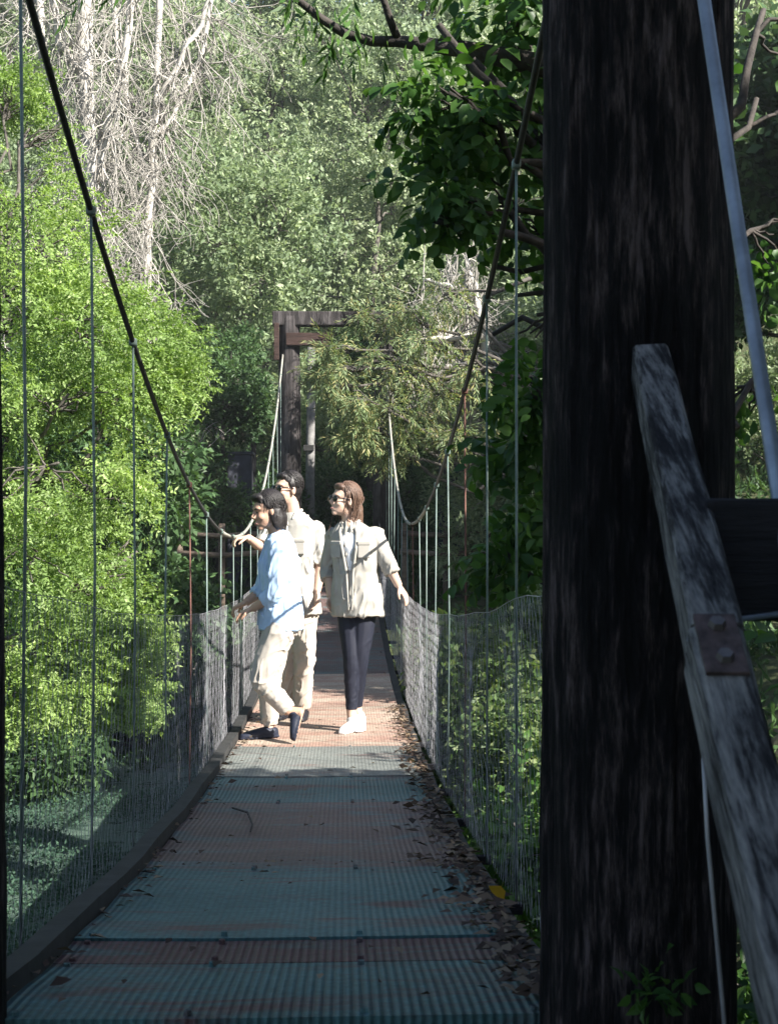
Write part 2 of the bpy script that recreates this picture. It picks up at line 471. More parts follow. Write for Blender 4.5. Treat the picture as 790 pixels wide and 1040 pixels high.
def place(tmpl, P, D, scale, roll=0.7, up=(0, 0, 1)):
    """copies of a spray: at points P, along D, with its flat side mostly up"""
    tv, tq = tmpl
    P = np.asarray(P, float); D = np.asarray(D, float); n = len(P)
    D = D / np.linalg.norm(D, axis=1, keepdims=True)
    z = np.array(up)[None] + rng.normal(0, roll, (n, 3))
    y = np.cross(z, D); y /= np.maximum(np.linalg.norm(y, axis=1, keepdims=True), 1e-6); z = np.cross(D, y)
    s = np.broadcast_to(np.asarray(scale, float), (n,))[:, None, None]
    V = P[:, None] + s * (tv[None, :, 0:1] * D[:, None] + tv[None, :, 1:2] * y[:, None] + tv[None, :, 2:3] * z[:, None])
    Q = tq[None] + (np.arange(n) * len(tv))[:, None, None]
    return V.reshape(-1, 3), Q.reshape(-1, 4)

def limb(p0, p1, r0, r1, n=6, wob=0.12, sag=0.0):
    p0 = np.array(p0, float); p1 = np.array(p1, float); L = np.linalg.norm(p1 - p0)
    t = np.linspace(0, 1, n + 1)[:, None]
    P = p0 + (p1 - p0) * t
    env = np.sin(np.pi * t)
    P = P + env * rng.normal(0, wob * L * 0.35, (n + 1, 3)) + env * np.array([[0, 0, 1]]) * L * sag
    r = r0 + (r1 - r0) * t[:, 0]
    return P, r

def tree_parts(trunk, tr, clumps, spray, per_clump, scale=(0.8, 1.3), shell=0.55, droop=0.25, twigs=10, gap=0.0, fork=None, twig_r=1.0):
    """trunk: points; clumps: (centre, radii); returns (trunk mesh data, crown mesh data)"""
    tb = MB(); tb.tube(trunk, tr, 9)
    P0 = []; P1 = []; R0 = []; R1 = []
    LP = []; LD = []
    trunk = np.array(trunk, float)
    for c, rad in clumps:
        c = np.array(c, float); rad = np.array(rad, float)
        lower = trunk[trunk[:, 2] < c[2] + 0.2]
        if len(lower) == 0: lower = trunk[-1:]
        base = lower[np.argmin(np.linalg.norm(lower - c, axis=1) + (0.4 * (c[2] - lower[:, 2])) * 0)]
        base = lower[-1] if fork is None else trunk[fork]
        L = np.linalg.norm(c - base)
        r = min(tr[-1] * 0.8, 0.012 + 0.016 * L)
        P, rr = limb(base, c, r, r * 0.4, 7, 0.14)
        tb.tube(P, rr, 6)
        n = per_clump if not hasattr(per_clump, '__len__') else 0
        u = rng.normal(0, 1, (n, 3)); u /= np.linalg.norm(u, axis=1, keepdims=True)
        rr_ = (shell + (1 - shell) * rng.random(n)) ** 0.8
        lump = np.array([0.75 + 0.5 * noise.noise(Vector(tuple(q * 1.7)) + Vector(tuple(c))) for q in u])
        pos = c + u * rad * (rr_ * lump)[:, None]
        if gap > 0:
            keep = np.array([noise.noise(Vector(tuple(q * 1.6))) > gap - 0.5 for q in pos])
            u = u[keep]; pos = pos[keep]
        LP.append(pos); LD.append(u + rng.normal(0, 0.5, u.shape) + np.array([[0, 0, -droop]]))
        for q in range(min(twigs, len(pos))):
            Pq, rq = limb(P[-2], pos[q], r * 0.35 * twig_r, 0.004, 5, 0.16)
            P0.append(Pq[:-1]); P1.append(Pq[1:]); R0.append(rq[:-1]); R1.append(rq[1:])
    LP = np.concatenate(LP); LD = np.concatenate(LD)
    sv = rng.uniform(scale[0], scale[1], len(LP))
    V, Q = place(spray, LP, LD, sv)
    tv = np.array(tb.v); tf = [f for f in tb.f]
    if P0:
        sv_, sq_ = segs(np.concatenate(P0), np.concatenate(P1), np.concatenate(R0), np.concatenate(R1), 4)
        b = len(tv)
        tv = np.concatenate([tv, sv_]); tf = tf + [tuple(q) for q in (sq_ + b).tolist()]
    return (tv, tf), (V, Q)

def make_tree(name, loc, trunk, tr, clumps, spray, per, leaf, bark, label, cat='tree', group=None, **kw):
    """all coordinates relative to loc"""
    global rng
    rng = np.random.default_rng(zlib.crc32(label.encode())); random.seed(zlib.crc32(label.encode()))
    (tv, tf), (V, Q) = tree_parts(trunk, tr, clumps, spray, per, **kw)
    root = empty(name, loc, label, cat, group)
    me = bpy.data.meshes.new('trunk'); me.from_pydata([tuple(v) for v in tv], [], tf); me.update()
    o = link('trunk', me, bark, None, True); o.parent = root
    if len(V):
        o = link('crown', quads_mesh('crown', V, Q), leaf); o.parent = root
    return root

def copy_tree(root, loc, rz=0.0, s=1.0, label=None, leaf=None):
    r = root.copy(); C.objects.link(r); r.location = loc; r.rotation_euler = (0, 0, rz); r.scale = (s, s, s)
    if label: r['label'] = label
    for ch in list(root.children):
        c = ch.copy(); C.objects.link(c); c.parent = r
        if leaf is not None and c.name.startswith('crown'):
            c.material_slots[0].link = 'OBJECT'; c.material_slots[0].material = leaf
    return r

def ball(n, c, spread, rad):
    return [(np.array(c) + rng.normal(0, 1, 3) * np.array(spread), np.array(rad) * random.uniform(.75, 1.2)) for _ in range(n)]

# --- bright green feathery tree on the left
gx, gy = -2.7, 10.2
g0 = float(zground(gx, gy))
cl = []
for (px, py, d, r) in [(40, 250, 10.0, .75), (95, 330, 9.8, .55), (20, 400, 9.6, .8), (120, 400, 9.9, .50), (60, 470, 9.5, .7), (110, 500, 9.9, .42), (30, 560, 9.4, .75),
                       (85, 590, 9.6, .50), (40, 650, 9.7, .55), (100, 660, 10.0, .36), (20, 190, 10.4, .6), (30, 130, 10.8, .35), (-60, 300, 10.2, .9), (-70, 500, 10, .9), (-70, 650, 10, .8), (-90, 120, 10.6, .9),
                       (155, 350, 10.2, .34), (100, 290, 10.4, .40), (5, 300, 9.6, .6), (70, 400, 9.5, .5), (0, 500, 9.4, .6), (130, 705, 10.1, .22), (12, 95, 10.8, .3), (8, 150, 10.6, .4), (15, 705, 9.6, .40), (75, 700, 9.8, .3), (175, 385, 10.2, .2), (140, 560, 10, .22), (130, 300, 10.4, .2), (150, 640, 10, .16)]:
    p = at(px, py, d) - np.array([gx, gy, g0]); cl.append((p, (r, r, r * .72)))
tp = [(0, 0, -.2), (.1, 0, .8), (.05, -.1, 1.8), (.15, 0, 3.0), (.1, .1, 4.4)]
make_tree('feathery_tree', (gx, gy, g0), tp, [.13, .11, .09, .06, .03], cl, spray_pinnate(), 330, M['leaf_bright'], M['bark'],
          'bright yellow-green feathery tree in full sun beside the left netting of the bridge', scale=(.55, 1.0), shell=.3, droop=.3, twigs=12, gap=.28)

# --- dark broad-leaved tree overhanging from behind the near post
bx, by = 1.30, 5.5; b0 = float(zground(bx, by))
cl = []
for (px, py, d, r) in [(480, 60, 5.3, .15), (515, 15, 5.5, .22), (530, 120, 5.5, .2), (475, 130, 5.3, .13), (505, 200, 5.4, .15), (540, 230, 5.6, .18), (452, 190, 5.2, .06), (442, 225, 5.2, .03), (545, 320, 5.6, .13), (565, 60, 5.7, .3),
                       (600, 180, 5.7, .4), (650, 60, 5.8, .5), (768, 100, 5.9, .36), (778, 230, 6.0, .36), (772, 380, 6.0, .36), (775, 10, 5.9, .4), (700, 300, 5.9, .5), (548, 400, 5.6, .10), (445, 25, 5.2, .09), (455, 95, 5.2, .09), (560, -40, 5.4, .35), (500, 270, 5.5, .06), (525, 300, 5.7, .10), (500, 340, 5.9, .05), (540, 390, 5.7, .08), (525, 450, 5.9, .07), (548, 510, 5.9, .08), (512, 560, 6.0, .05)]:
    p = at(px, py, d) - np.array([bx, by, b0]); cl.append((p, (r, r, r * .9)))
tp = [(0, 0, -.2), (-.05, 0, 1.2), (.05, 0, 2.4), (-.05, -.05, 3.2), (.0, 0, 4.0)]
broad = make_tree('broadleaf_tree', (bx, by, b0), tp, [.14, .12, .10, .07, .04], cl, spray_broad(7, .22, .076), 34, M['leaf_dark'], M['bark_dark'],
          'dark broad-leaved tree overhanging the bridge beside the near timber post', scale=(.75, 1.15), shell=.15, droop=.5, twigs=7, gap=.3)
lb = MB()
pts = [at(590, 75, 5.4), at(520, 60, 5.4), at(470, 50, 5.4), at(405, 42, 5.5), at(378, 42, 5.5), at(350, 34, 5.5), at(325, 18, 5.5), at(300, -2, 5.5), at(270, -30, 5.5), at(230, -50, 5.6)]
lb.tube(pts, [.05, .042, .034, .024, .021, .019, .017, .014, .01, .006], 8)
lb.tube([at(405, 42, 5.5), at(396, 20, 5.45), at(385, -15, 5.4), at(380, -60, 5.4)], [.018, .015, .013, .01], 8)
o = lb.build('limb', M['bark_dark'], broad, True)
tv = []; td = []
for (px, py) in [(300, 5), (320, 20), (335, 30), (330, 10), (350, 20), (375, 30), (310, -10), (398, 50), (105, -12), (120, -15), (390, 20), (360, -5), (340, -20), (290, -15), (420, 60)]:
    tv.append(at(px, py, 5.5) + rng.normal(0, .03, 3)); td.append(np.array([random.gauss(0, .35), random.gauss(0, .35), -1]))
Vq, Qq = place(spray_droop(9, .17), np.array(tv), np.array(td), 1.0, 1.0)
link('hanging_foliage', quads_mesh('hanging_foliage', Vq, Qq), M['leaf_dark'], broad)

# --- shade trees on the right bank (beyond the frame): they throw the shade on the near deck and on the far bank
shade_spray = spray_fine(16, .22, .17, .10)
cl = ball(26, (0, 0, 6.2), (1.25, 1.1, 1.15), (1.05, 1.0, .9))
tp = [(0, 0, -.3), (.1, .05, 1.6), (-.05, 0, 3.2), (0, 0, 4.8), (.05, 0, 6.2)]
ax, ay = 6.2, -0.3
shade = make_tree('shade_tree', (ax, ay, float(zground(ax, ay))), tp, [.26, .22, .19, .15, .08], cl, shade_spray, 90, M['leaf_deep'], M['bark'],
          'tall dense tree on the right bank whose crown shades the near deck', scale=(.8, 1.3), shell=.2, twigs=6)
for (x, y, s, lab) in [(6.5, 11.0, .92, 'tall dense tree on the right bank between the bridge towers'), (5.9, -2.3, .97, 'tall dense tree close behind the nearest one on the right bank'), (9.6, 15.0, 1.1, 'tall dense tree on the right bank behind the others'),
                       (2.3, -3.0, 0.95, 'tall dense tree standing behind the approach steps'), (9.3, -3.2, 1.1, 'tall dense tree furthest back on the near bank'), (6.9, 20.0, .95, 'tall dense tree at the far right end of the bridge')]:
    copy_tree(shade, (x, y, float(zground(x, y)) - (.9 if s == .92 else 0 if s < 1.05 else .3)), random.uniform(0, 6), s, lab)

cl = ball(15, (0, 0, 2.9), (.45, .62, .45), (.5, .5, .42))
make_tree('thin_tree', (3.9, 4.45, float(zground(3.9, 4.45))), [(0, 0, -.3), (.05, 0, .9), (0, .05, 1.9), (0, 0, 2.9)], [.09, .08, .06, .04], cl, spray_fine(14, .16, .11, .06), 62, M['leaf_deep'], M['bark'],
          'slender open-crowned tree on the right bank that dapples the middle of the deck', scale=(.8, 1.3), shell=.2, twigs=6, gap=.36)

# --- background trees
def bg_tree(name, h, wdt, spray, leaf, bark, label, loc, n=22, per=120, gap=0.1, group=None, droop=.2):
    cl = []
    for i in range(n):
        t = random.uniform(.12, 1.0)
        rr = wdt * (1.0 - .45 * t) * random.uniform(.2, 1.0); a = random.uniform(0, 6.28)
        q = random.uniform(.55, 1.0) * wdt * .5
        cl.append(((rr * math.cos(a), rr * math.sin(a), h * t), (q, q, q * .75)))
    tp = [(0, 0, -.4), (.1, 0, h * .22), (-.1, .1, h * .42), (.05, 0, h * .6), (0, 0, h * .72)]
    return make_tree(name, loc, tp, [.13, .10, .08, .05, .03], cl, spray, per, leaf, bark, label, group=group, scale=(.8, 1.5), shell=.3, twigs=9, gap=gap, droop=droop, twig_r=1.2)
def gl(x, y): return (x, y, float(zground(x, y)))
wood_group = 'grey-green trees on the slope beyond the far tower'
wlab = 'grey-green fine-leaved tree standing on the slope beyond the far tower'
fine = spray_fine(15, .16, .085, .036)
t1 = bg_tree('grey_tree', 8.5, 2.6, fine, M['leaf_grey'], M['bark'], wlab, gl(.6, 26.5), 26, 110, .22, wood_group)
t2 = bg_tree('green_tree', 7.0, 2.6, fine, M['leaf_mid'], M['bark'], 'mid-green bushy tree growing on the slope beyond the far tower', gl(-1.7, 24.0), 24, 115, .2, 'mid-green trees on the slope')
for (x, y, s) in [(-3.6, 29, 1.05), (3.4, 27.5, 1.0), (6.6, 30, 1.1), (-7.2, 31, 1.1), (1.6, 33, 1.25), (-1.8, 34, 1.2), (9.5, 34, 1.2), (4.8, 36, 1.3)]:
    copy_tree(t1, gl(x, y), random.uniform(0, 6), s)
for (x, y, s) in [(2.7, 23.6, .8), (-5.3, 25.5, 1.0), (5.2, 24.5, 1.0), (-9.5, 27, 1.2), (8.5, 26, 1.0), (-5.6, 34, 1.3), (-11, 33, 1.3)]:
    copy_tree(t2, gl(x, y), random.uniform(0, 6), s)

# dark shaded trees on the left far bank
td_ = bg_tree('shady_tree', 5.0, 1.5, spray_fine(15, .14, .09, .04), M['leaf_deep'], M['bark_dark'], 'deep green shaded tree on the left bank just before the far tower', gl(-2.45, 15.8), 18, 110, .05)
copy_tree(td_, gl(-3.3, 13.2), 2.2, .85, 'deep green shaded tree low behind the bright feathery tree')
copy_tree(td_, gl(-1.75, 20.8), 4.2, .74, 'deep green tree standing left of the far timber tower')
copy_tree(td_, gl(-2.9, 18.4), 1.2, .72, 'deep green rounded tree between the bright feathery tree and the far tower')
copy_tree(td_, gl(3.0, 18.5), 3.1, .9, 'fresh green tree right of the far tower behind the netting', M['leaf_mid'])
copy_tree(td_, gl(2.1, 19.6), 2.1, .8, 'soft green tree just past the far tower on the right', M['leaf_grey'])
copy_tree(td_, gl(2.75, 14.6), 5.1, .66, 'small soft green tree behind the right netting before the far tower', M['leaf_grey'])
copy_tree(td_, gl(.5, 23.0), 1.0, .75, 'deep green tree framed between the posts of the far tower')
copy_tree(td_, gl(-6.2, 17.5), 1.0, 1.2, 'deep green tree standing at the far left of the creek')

# pale bare trees, upper left
def bare_tree(name, label, limbs, seed, twigs=420, tl=(.6, 2.0), thin=.0045, down=.45):
    """limbs: lists of (px, py, d, width in px)"""
    r_ = random.Random(seed); rs = np.random.default_rng(seed)
    tb = MB(); allp = []
    for L in limbs:
        pts = [at(a, b_, d) for (a, b_, d, w_) in L]; rad = [w_ * 1.3 * d / F / 2 for (a, b_, d, w_) in L]
        P = []; rr = []
        for i in range(len(pts) - 1):
            for q in range(4):
                t = q / 4; P.append(pts[i] + (pts[i + 1] - pts[i]) * t + rs.normal(0, .018, 3)); rr.append((rad[i] + (rad[i + 1] - rad[i]) * t) * r_.uniform(.9, 1.12))
        P.append(pts[-1]); rr.append(rad[-1]); tb.tube(P, rr, 7)
        allp += [(p, rr[i]) for i, p in enumerate(P)]
    P0 = []; P1 = []; R0 = []; R1 = []
    def wander(p, d, L, r, depth):
        n = 6
        for i in range(n):
            d = d + rs.normal(0, .17, 3) + np.array([0, 0, .05 * np.sign(d[2])]); d[1] *= .8; d /= np.linalg.norm(d)
            q = p + d * L / n
            P0.append(p); P1.append(q); R0.append(r * (1 - .7 * i / n)); R1.append(r * (1 - .7 * (i + 1) / n))
            if depth and r_.random() < .5:
                wander(q, d * .8 + rs.normal(0, .38, 3), L * r_.uniform(.35, .7), r * .6, depth - 1)
            p = q
    for _ in range(twigs):
        p, r = r_.choice(allp)
        dz = r_.gauss(.25, .8) if r_.random() > down else -r_.uniform(.5, 1.5)
        d = np.array([r_.gauss(0, .42), r_.gauss(0, .4), dz * 1.4]); d /= np.linalg.norm(d)
        wander(np.array(p), d, r_.uniform(*tl), min(r * .5, .016), 2)
    V, Q = segs(np.array(P0), np.array(P1), np.maximum(np.array(R0), thin), np.maximum(np.array(R1), thin * .8), 3)
    b_ = at(*limbs[0][0][:3])
    root = empty(name, tuple(b_), label, 'tree')
    tb.build('trunk', M['bark_pale'], root, True)
    link('branchwork', quads_mesh('branchwork', V, Q), M['twig_grey'], root)
    return root
bare_tree('bare_tree', 'pale bare tree with forked bleached trunk at upper left, dead twigs hanging',
    [[(120, 480, 19.6, 13), (112, 380, 19.5, 12), (104, 300, 19.4, 11), (82, 215, 19.4, 8), (62, 130, 19.4, 8), (44, 40, 19.4, 7), (34, -60, 19.4, 6)],
     [(104, 300, 19.4, 9), (98, 220, 19.2, 10), (90, 130, 19.2, 11), (85, 50, 19.2, 13), (90, -70, 19.2, 10)],
     [(95, 190, 19.2, 7), (110, 130, 19.1, 6), (127, 60, 19, 6), (138, -50, 19, 5)],
     [(84, 75, 19.2, 6), (60, 45, 19.2, 5), (48, -20, 19.1, 4)]], 3, 210, (.5, 1.6))
bare_tree('bare_tree', 'pale bare tree with a straight slender trunk and tangled grey twigs',
    [[(152, 480, 20.4, 9), (149, 360, 20.4, 8), (150, 260, 20.3, 7), (155, 170, 20.3, 7), (161, 90, 20.2, 6), (158, -60, 20.2, 5)],
     [(158, 110, 20.2, 5), (178, 70, 20.1, 5), (203, 25, 20.1, 4), (228, -40, 20.1, 3)],
     [(153, 190, 20.3, 5), (135, 130, 20.4, 4), (120, 60, 20.4, 4), (112, -40, 20.4, 3)],
     [(157, 140, 20.2, 4), (180, 110, 20.4, 4), (205, 60, 20.5, 3), (215, 0, 20.6, 3)]], 8, 150, (.4, 1.25))
bare_tree('bare_tree', 'grey bare tree with spreading dead boughs right of the far tower',
    [[(520, 470, 18.6, 9), (510, 400, 18.6, 8), (490, 340, 18.6, 7), (480, 290, 18.6, 5), (470, 240, 18.7, 4)],
     [(500, 365, 18.6, 5), (460, 372, 18.4, 4), (425, 385, 18.3, 4), (395, 390, 18.2, 3)],
     [(488, 335, 18.6, 4), (455, 345, 18.4, 4), (420, 345, 18.3, 3)], [(484, 310, 18.6, 4), (455, 290, 18.5, 3), (430, 285, 18.5, 3)]], 15, 130, (.3, .9))

# olive drooping tree before the right far post
ox, oy = 3.3, 18.2; o0 = float(zground(ox, oy))
cl = []
for (px, py, d, r) in [(348, 372, 17.6, .17), (375, 362, 17.8, .24), (405, 375, 17.6, .28), (362, 405, 17.4, .20), (392, 415, 17.5, .22), (430, 345, 17.6, .32), (445, 400, 17.6, .28), (336, 392, 17.6, .12), (366, 432, 17.5, .12), (475, 370, 17.6, .4), (450, 300, 17.8, .35), (412, 312, 18, .22), (505, 420, 17.6, .4), (335, 352, 17.8, .10), (366, 318, 19.0, .08), (398, 322, 18.6, .16), (320, 372, 18, .10), (410, 440, 17.6, .16), (395, 455, 17.7, .1), (355, 440, 17.6, .08), (425, 420, 17.5, .14), (460, 440, 17.5, .12)]:
    cl.append((at(px, py, d) - np.array([ox, oy, o0]), (r, r, r * .8)))
make_tree('drooping_tree', (ox, oy, o0), [(0, 0, -.3), (0, 0, 1.5), (-.2, 0, 3.0), (-.3, 0, 4.3)], [.12, .10, .08, .05], cl, spray_droop(16, .34), 46, M['leaf_olive'], M['bark'],
          'olive and yellow drooping tree hanging in front of the far right tower post', scale=(.7, 1.2), shell=.2, droop=.9, twigs=10)

# shrubs
def shrub(name, loc, r, h, spray, leaf, label, per=90, n=9, group=None, cat='shrub'):
    cl = [((random.uniform(-r, r), random.uniform(-r, r), random.uniform(.2, 1) * h), (r * .55, r * .55, h * .3)) for _ in range(n)]
    root = make_tree(name, loc, [(0, 0, -.2), (.02, 0, h * .3), (0, .02, h * .55)], [.05, .04, .025], cl, spray, per, leaf, M['bark'], label, cat, group, scale=(.7, 1.2), shell=.2, twigs=6)
    return root
sb = spray_broad(7, .26, .085)
s1 = shrub('leafy_shrub', gl(1.25, 6.2), .62, 1.25, sb, M['leaf_dark'], 'dark broad-leaved shrub against the right netting nearest the post', 60, 10)
copy_tree(s1, gl(1.05, 4.4), 1.0, .85, 'dark broad-leaved shrub low beside the foot of the near post')
copy_tree(s1, gl(1.30, 4.3), 3.3, 1.15, 'dark broad-leaved shrub right of the near post under the handrail')
copy_tree(s1, gl(1.5, 8.2), 2.0, .95, 'broad-leaved shrub behind the right netting with sunlit top')
s2 = shrub('sunny_shrub', gl(1.35, 10.2), .75, 1.0, spray_fine(14, .13, .08, .035), M['leaf_yellow'], 'yellow-green sunlit shrub seen through the right netting', 80, 10)
copy_tree(s2, gl(2.2, 12.2), 2.0, 1.2, 'larger yellow-green shrub further along the right bank')
copy_tree(s2, gl(1.2, 13.8), 4.0, .9, 'small shaded yellow-green shrub by the far right netting')
s6 = shrub('sunny_shrub', gl(1.25, 10.9), .42, 1.95, spray_fine(14, .13, .07, .036), M['leaf_yellow'], 'tall yellow-green shrub pressed against the outside of the right netting', 85, 15)
copy_tree(s6, gl(1.05, 9.2), 2.2, .78, 'smaller yellow-green sapling close to the right netting beside the woman')
copy_tree(s6, gl(1.5, 12.8), 4.0, 1.05, 'tallest yellow-green shrub, behind its neighbours along the right netting')
s3 = shrub('bank_shrub', gl(-2.4, 14.6), .9, 1.0, spray_fine(14, .14, .09, .045), M['leaf_deep'], 'low dark shrub at the water edge behind the left netting', 90, 10, 'shrubs along the left water edge')
for (x, y, s) in [(-3.6, 14.9, 1.05), (-1.4, 15.6, .95), (-4.8, 15.2, 1.1), (-3.0, 16.2, 1.3), (-1.9, 17.4, 1.2), (-6.2, 15.6, 1.2)]:
    copy_tree(s3, gl(x, y), random.uniform(0, 6), s)
s4 = copy_tree(s3, gl(1.9, 16.4), 1.0, 1.0, 'low dark shrub right of the bridge by the far bank')
del s4['group']

s5 = shrub('shade_shrub', gl(2.1, .9), .75, 3.4, spray_broad(7, .30, .11), M['leaf_dark'], 'tall dense dark shrub right of the approach steps', 120, 16)  # unseen shrub, added to block sky light from the near post
copy_tree(s5, gl(1.75, 2.2), 4.0, .85, 'unseen dense dark shrub added to shade the right of the near post')  # unseen copy, added as a closer light blocker
copy_tree(s5, gl(1.45, 3.6), 1.3, .62, 'smaller dense dark shrub filling the gap behind the handrail and the near post')
copy_tree(s5, gl(2.6, -.8), 2.0, 1.1, 'tallest dense dark shrub on the bank right of the lower approach steps')

# woods closing the slope, and ground cover
n = 5200
px_ = rng.uniform(-30, 30, n); py_ = rng.uniform(35, 62, n)
pz = np.minimum(zground(px_, py_), 26) + rng.uniform(0, 7.5, n)
V, Q = place(spray_fine(18, .7, .34, .16), np.stack([px_, py_, pz], 1), rng.normal(0, 1, (n, 3)), rng.uniform(.9, 1.8, n))
tag(link('woods', quads_mesh('woods', V, Q), M['leaf_grey']), 'distant grey-green wood closing the top of the slope', 'woods', kind='stuff')
n = 9000
px_ = rng.uniform(-9, 9, n); py_ = np.concatenate([rng.uniform(15, 30, n // 2), rng.uniform(-1, 18, n - n // 2)])
pz = zground(px_, py_)
keep = (pz > -2.62) & ~((np.abs(px_ - XC) < .95) & (py_ < 20.5))
P = np.stack([px_, py_, pz], 1)[keep]
V, Q = place(spray_fine(12, .14, .13, .04), P, np.stack([rng.normal(0, .5, len(P)), rng.normal(0, .5, len(P)), np.full(len(P), 1.0)], 1), rng.uniform(.7, 1.6, len(P)))
tag(link('undergrowth', quads_mesh('undergrowth', V, Q), M['leaf_deep']), 'low green undergrowth covering the creek banks', 'undergrowth', kind='stuff')

n = 11000
px_ = rng.uniform(-6.5, -.9, n); py_ = rng.uniform(6.0, 16.5, n)
keep = np.array([noise.noise(Vector((a * .9, b_ * .7, 3.3))) > -.16 for a, b_ in zip(px_, py_)]) & (zground(px_, py_) < -2.62)
P = np.stack([px_, py_, np.full(n, -2.63)], 1)[keep]
V, Q = place(spray_fine(12, .12, .052, .024), P, np.stack([rng.normal(0, .8, len(P)), rng.normal(0, .8, len(P)), np.full(len(P), .7)], 1), rng.uniform(.35, .8, len(P)))
M['leaf_water'] = leaf_mat('leaf_water', (0.035, 0.080, 0.055), (0.055, 0.11, 0.075), (0.085, 0.145, 0.105), .25, 0.9)
tag(link('water_weed', quads_mesh('water_weed', V, Q), M['leaf_water']), 'soft teal-green weed covering the still creek', 'water weed', kind='stuff')

# ------------------------------------------------------------------ bridge
bridge = empty('footbridge', (XC, 2.72, -1.0), 'narrow suspended footbridge with worn teal and maroon deck and wire netting sides', 'footbridge')
Y0, Y1 = 2.72, 19.2
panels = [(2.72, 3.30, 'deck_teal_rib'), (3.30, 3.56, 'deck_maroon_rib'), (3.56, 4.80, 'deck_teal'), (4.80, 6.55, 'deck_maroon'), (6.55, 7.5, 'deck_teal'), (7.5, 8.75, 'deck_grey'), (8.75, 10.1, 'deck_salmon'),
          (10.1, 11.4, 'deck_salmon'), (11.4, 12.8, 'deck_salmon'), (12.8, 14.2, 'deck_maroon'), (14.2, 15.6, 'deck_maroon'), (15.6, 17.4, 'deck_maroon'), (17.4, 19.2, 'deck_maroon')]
for i, (a, b_, mt) in enumerate(panels):
    a2 = a + .004; b2 = b_ - .004
    n = 10; V = []; Fs = []
    lift = .006 if i in (2, 5, 7) else 0.0
    for k_ in range(n + 1):
        y = a2 + (b2 - a2) * k_ / n; z = zdeck(y) + lift + .004 * math.sin(y * 9)
        for (xx, dz) in ((-.54, 0), (-.2, -.004), (.15, -.002), (.54, 0), (.54, -.045), (-.54, -.045)):
            V.append((XC + xx, y, z + dz))
    for k_ in range(n):
        for q in range(6):
            q2 = (q + 1) % 6
            Fs.append((k_ * 6 + q, k_ * 6 + q2, (k_ + 1) * 6 + q2, (k_ + 1) * 6 + q))
    Fs.append(tuple(range(6))); Fs.append(tuple(n * 6 + q for q in range(5, -1, -1)))
    mb = MB(); mb.add(V, Fs)
    for yy in (a2 + .03, b2 - .03):                                            # bolt heads along both ends of the panel
        for xx in (-.50, -.17, .17, .50):
            z = zdeck(yy) + lift + .004 * math.sin(yy * 9)
            mb.tube([(XC + xx, yy, z - .006), (XC + xx, yy, z + .007)], [.010, .008], 6)
    o = mb.build('deck_panel', M[mt], bridge)
    if i == 1: o['label'] = 'narrow ribbed maroon deck panel'
for s in (-1, 1):
    mb = MB(); n = 40
    rings = []
    x = XC + s * .573
    V = []; Fs = []
    for k_ in range(n + 1):
        y = Y0 + (Y1 - Y0) * k_ / n; z = zdeck(y)
        wv = .006 * math.sin(k_ * 1.7)
        for (dx, dz) in ((-.03, -.10), (.03, -.10), (.03, .048 if s < 0 else -.004), (-.03, .048 if s < 0 else -.004)):
            V.append((x + dx + wv, y, z + dz))
    for k_ in range(n):
        for q in range(4):
            Fs.append((k_ * 4 + q, k_ * 4 + (q + 1) % 4, (k_ + 1) * 4 + (q + 1) % 4, (k_ + 1) * 4 + q))
    Fs.append((3, 2, 1, 0)); Fs.append(tuple(n * 4 + q for q in range(4)))
    mb.add(V, Fs); mb.build('kerb_board', M['kerb'], bridge)

XL, XR = XC - .69, XC + .69
def zcable(side, d):
    if side < 0: return -.19 + (.029 if d < 11 else .034) * (d - 11) ** 2
    return -.10 + (.0225 if d < 12 else .043) * (d - 12) ** 2
for s in (-1, 1):
    x = XL if s < 0 else XR
    pts = [(x, y, zcable(s, y)) for y in np.linspace(2.7, 19.3, 70)]
    mb = MB(); mb.tube(pts[:30], .0105, 7); mb.build('main_cable', M['cable_shaded'], bridge, True)
    mb = MB(); mb.tube(pts[29:], .0125, 7); o = mb.build('main_cable', M['cable'], bridge, True)
for k_ in range(16):
    y = 3.6 + k_ * 1.0
    mb = MB(); mb.box((XC, y, zdeck(y) - .105), (1.42, .035, .035), bevel=.004); mb.build('transom', M['dark_wood'], bridge)
    for s in (-1, 1):
        yy = y + random.uniform(-.06, .06); x = XL if s < 0 else XR
        top = zcable(s, yy); bot = zdeck(yy) - .11
        mb = MB()
        b_ = random.uniform(-.012, .012)
        mb.tube([(x, yy, top + .02), (x + b_ + s * -.0, yy + b_, (top + bot) / 2), (x, yy, bot)], .0046, 6)
        mb.box((x, yy, top), (.028, .04, .03), bevel=.006)
        rust = (s > 0 and k_ in (3, 8)) or (s < 0 and k_ == 4)
        o = mb.build('hanger', M['hanger_rust'] if rust else M['hanger'], bridge, True)
        if rust: o['label'] = 'rusty brown hanger rod'

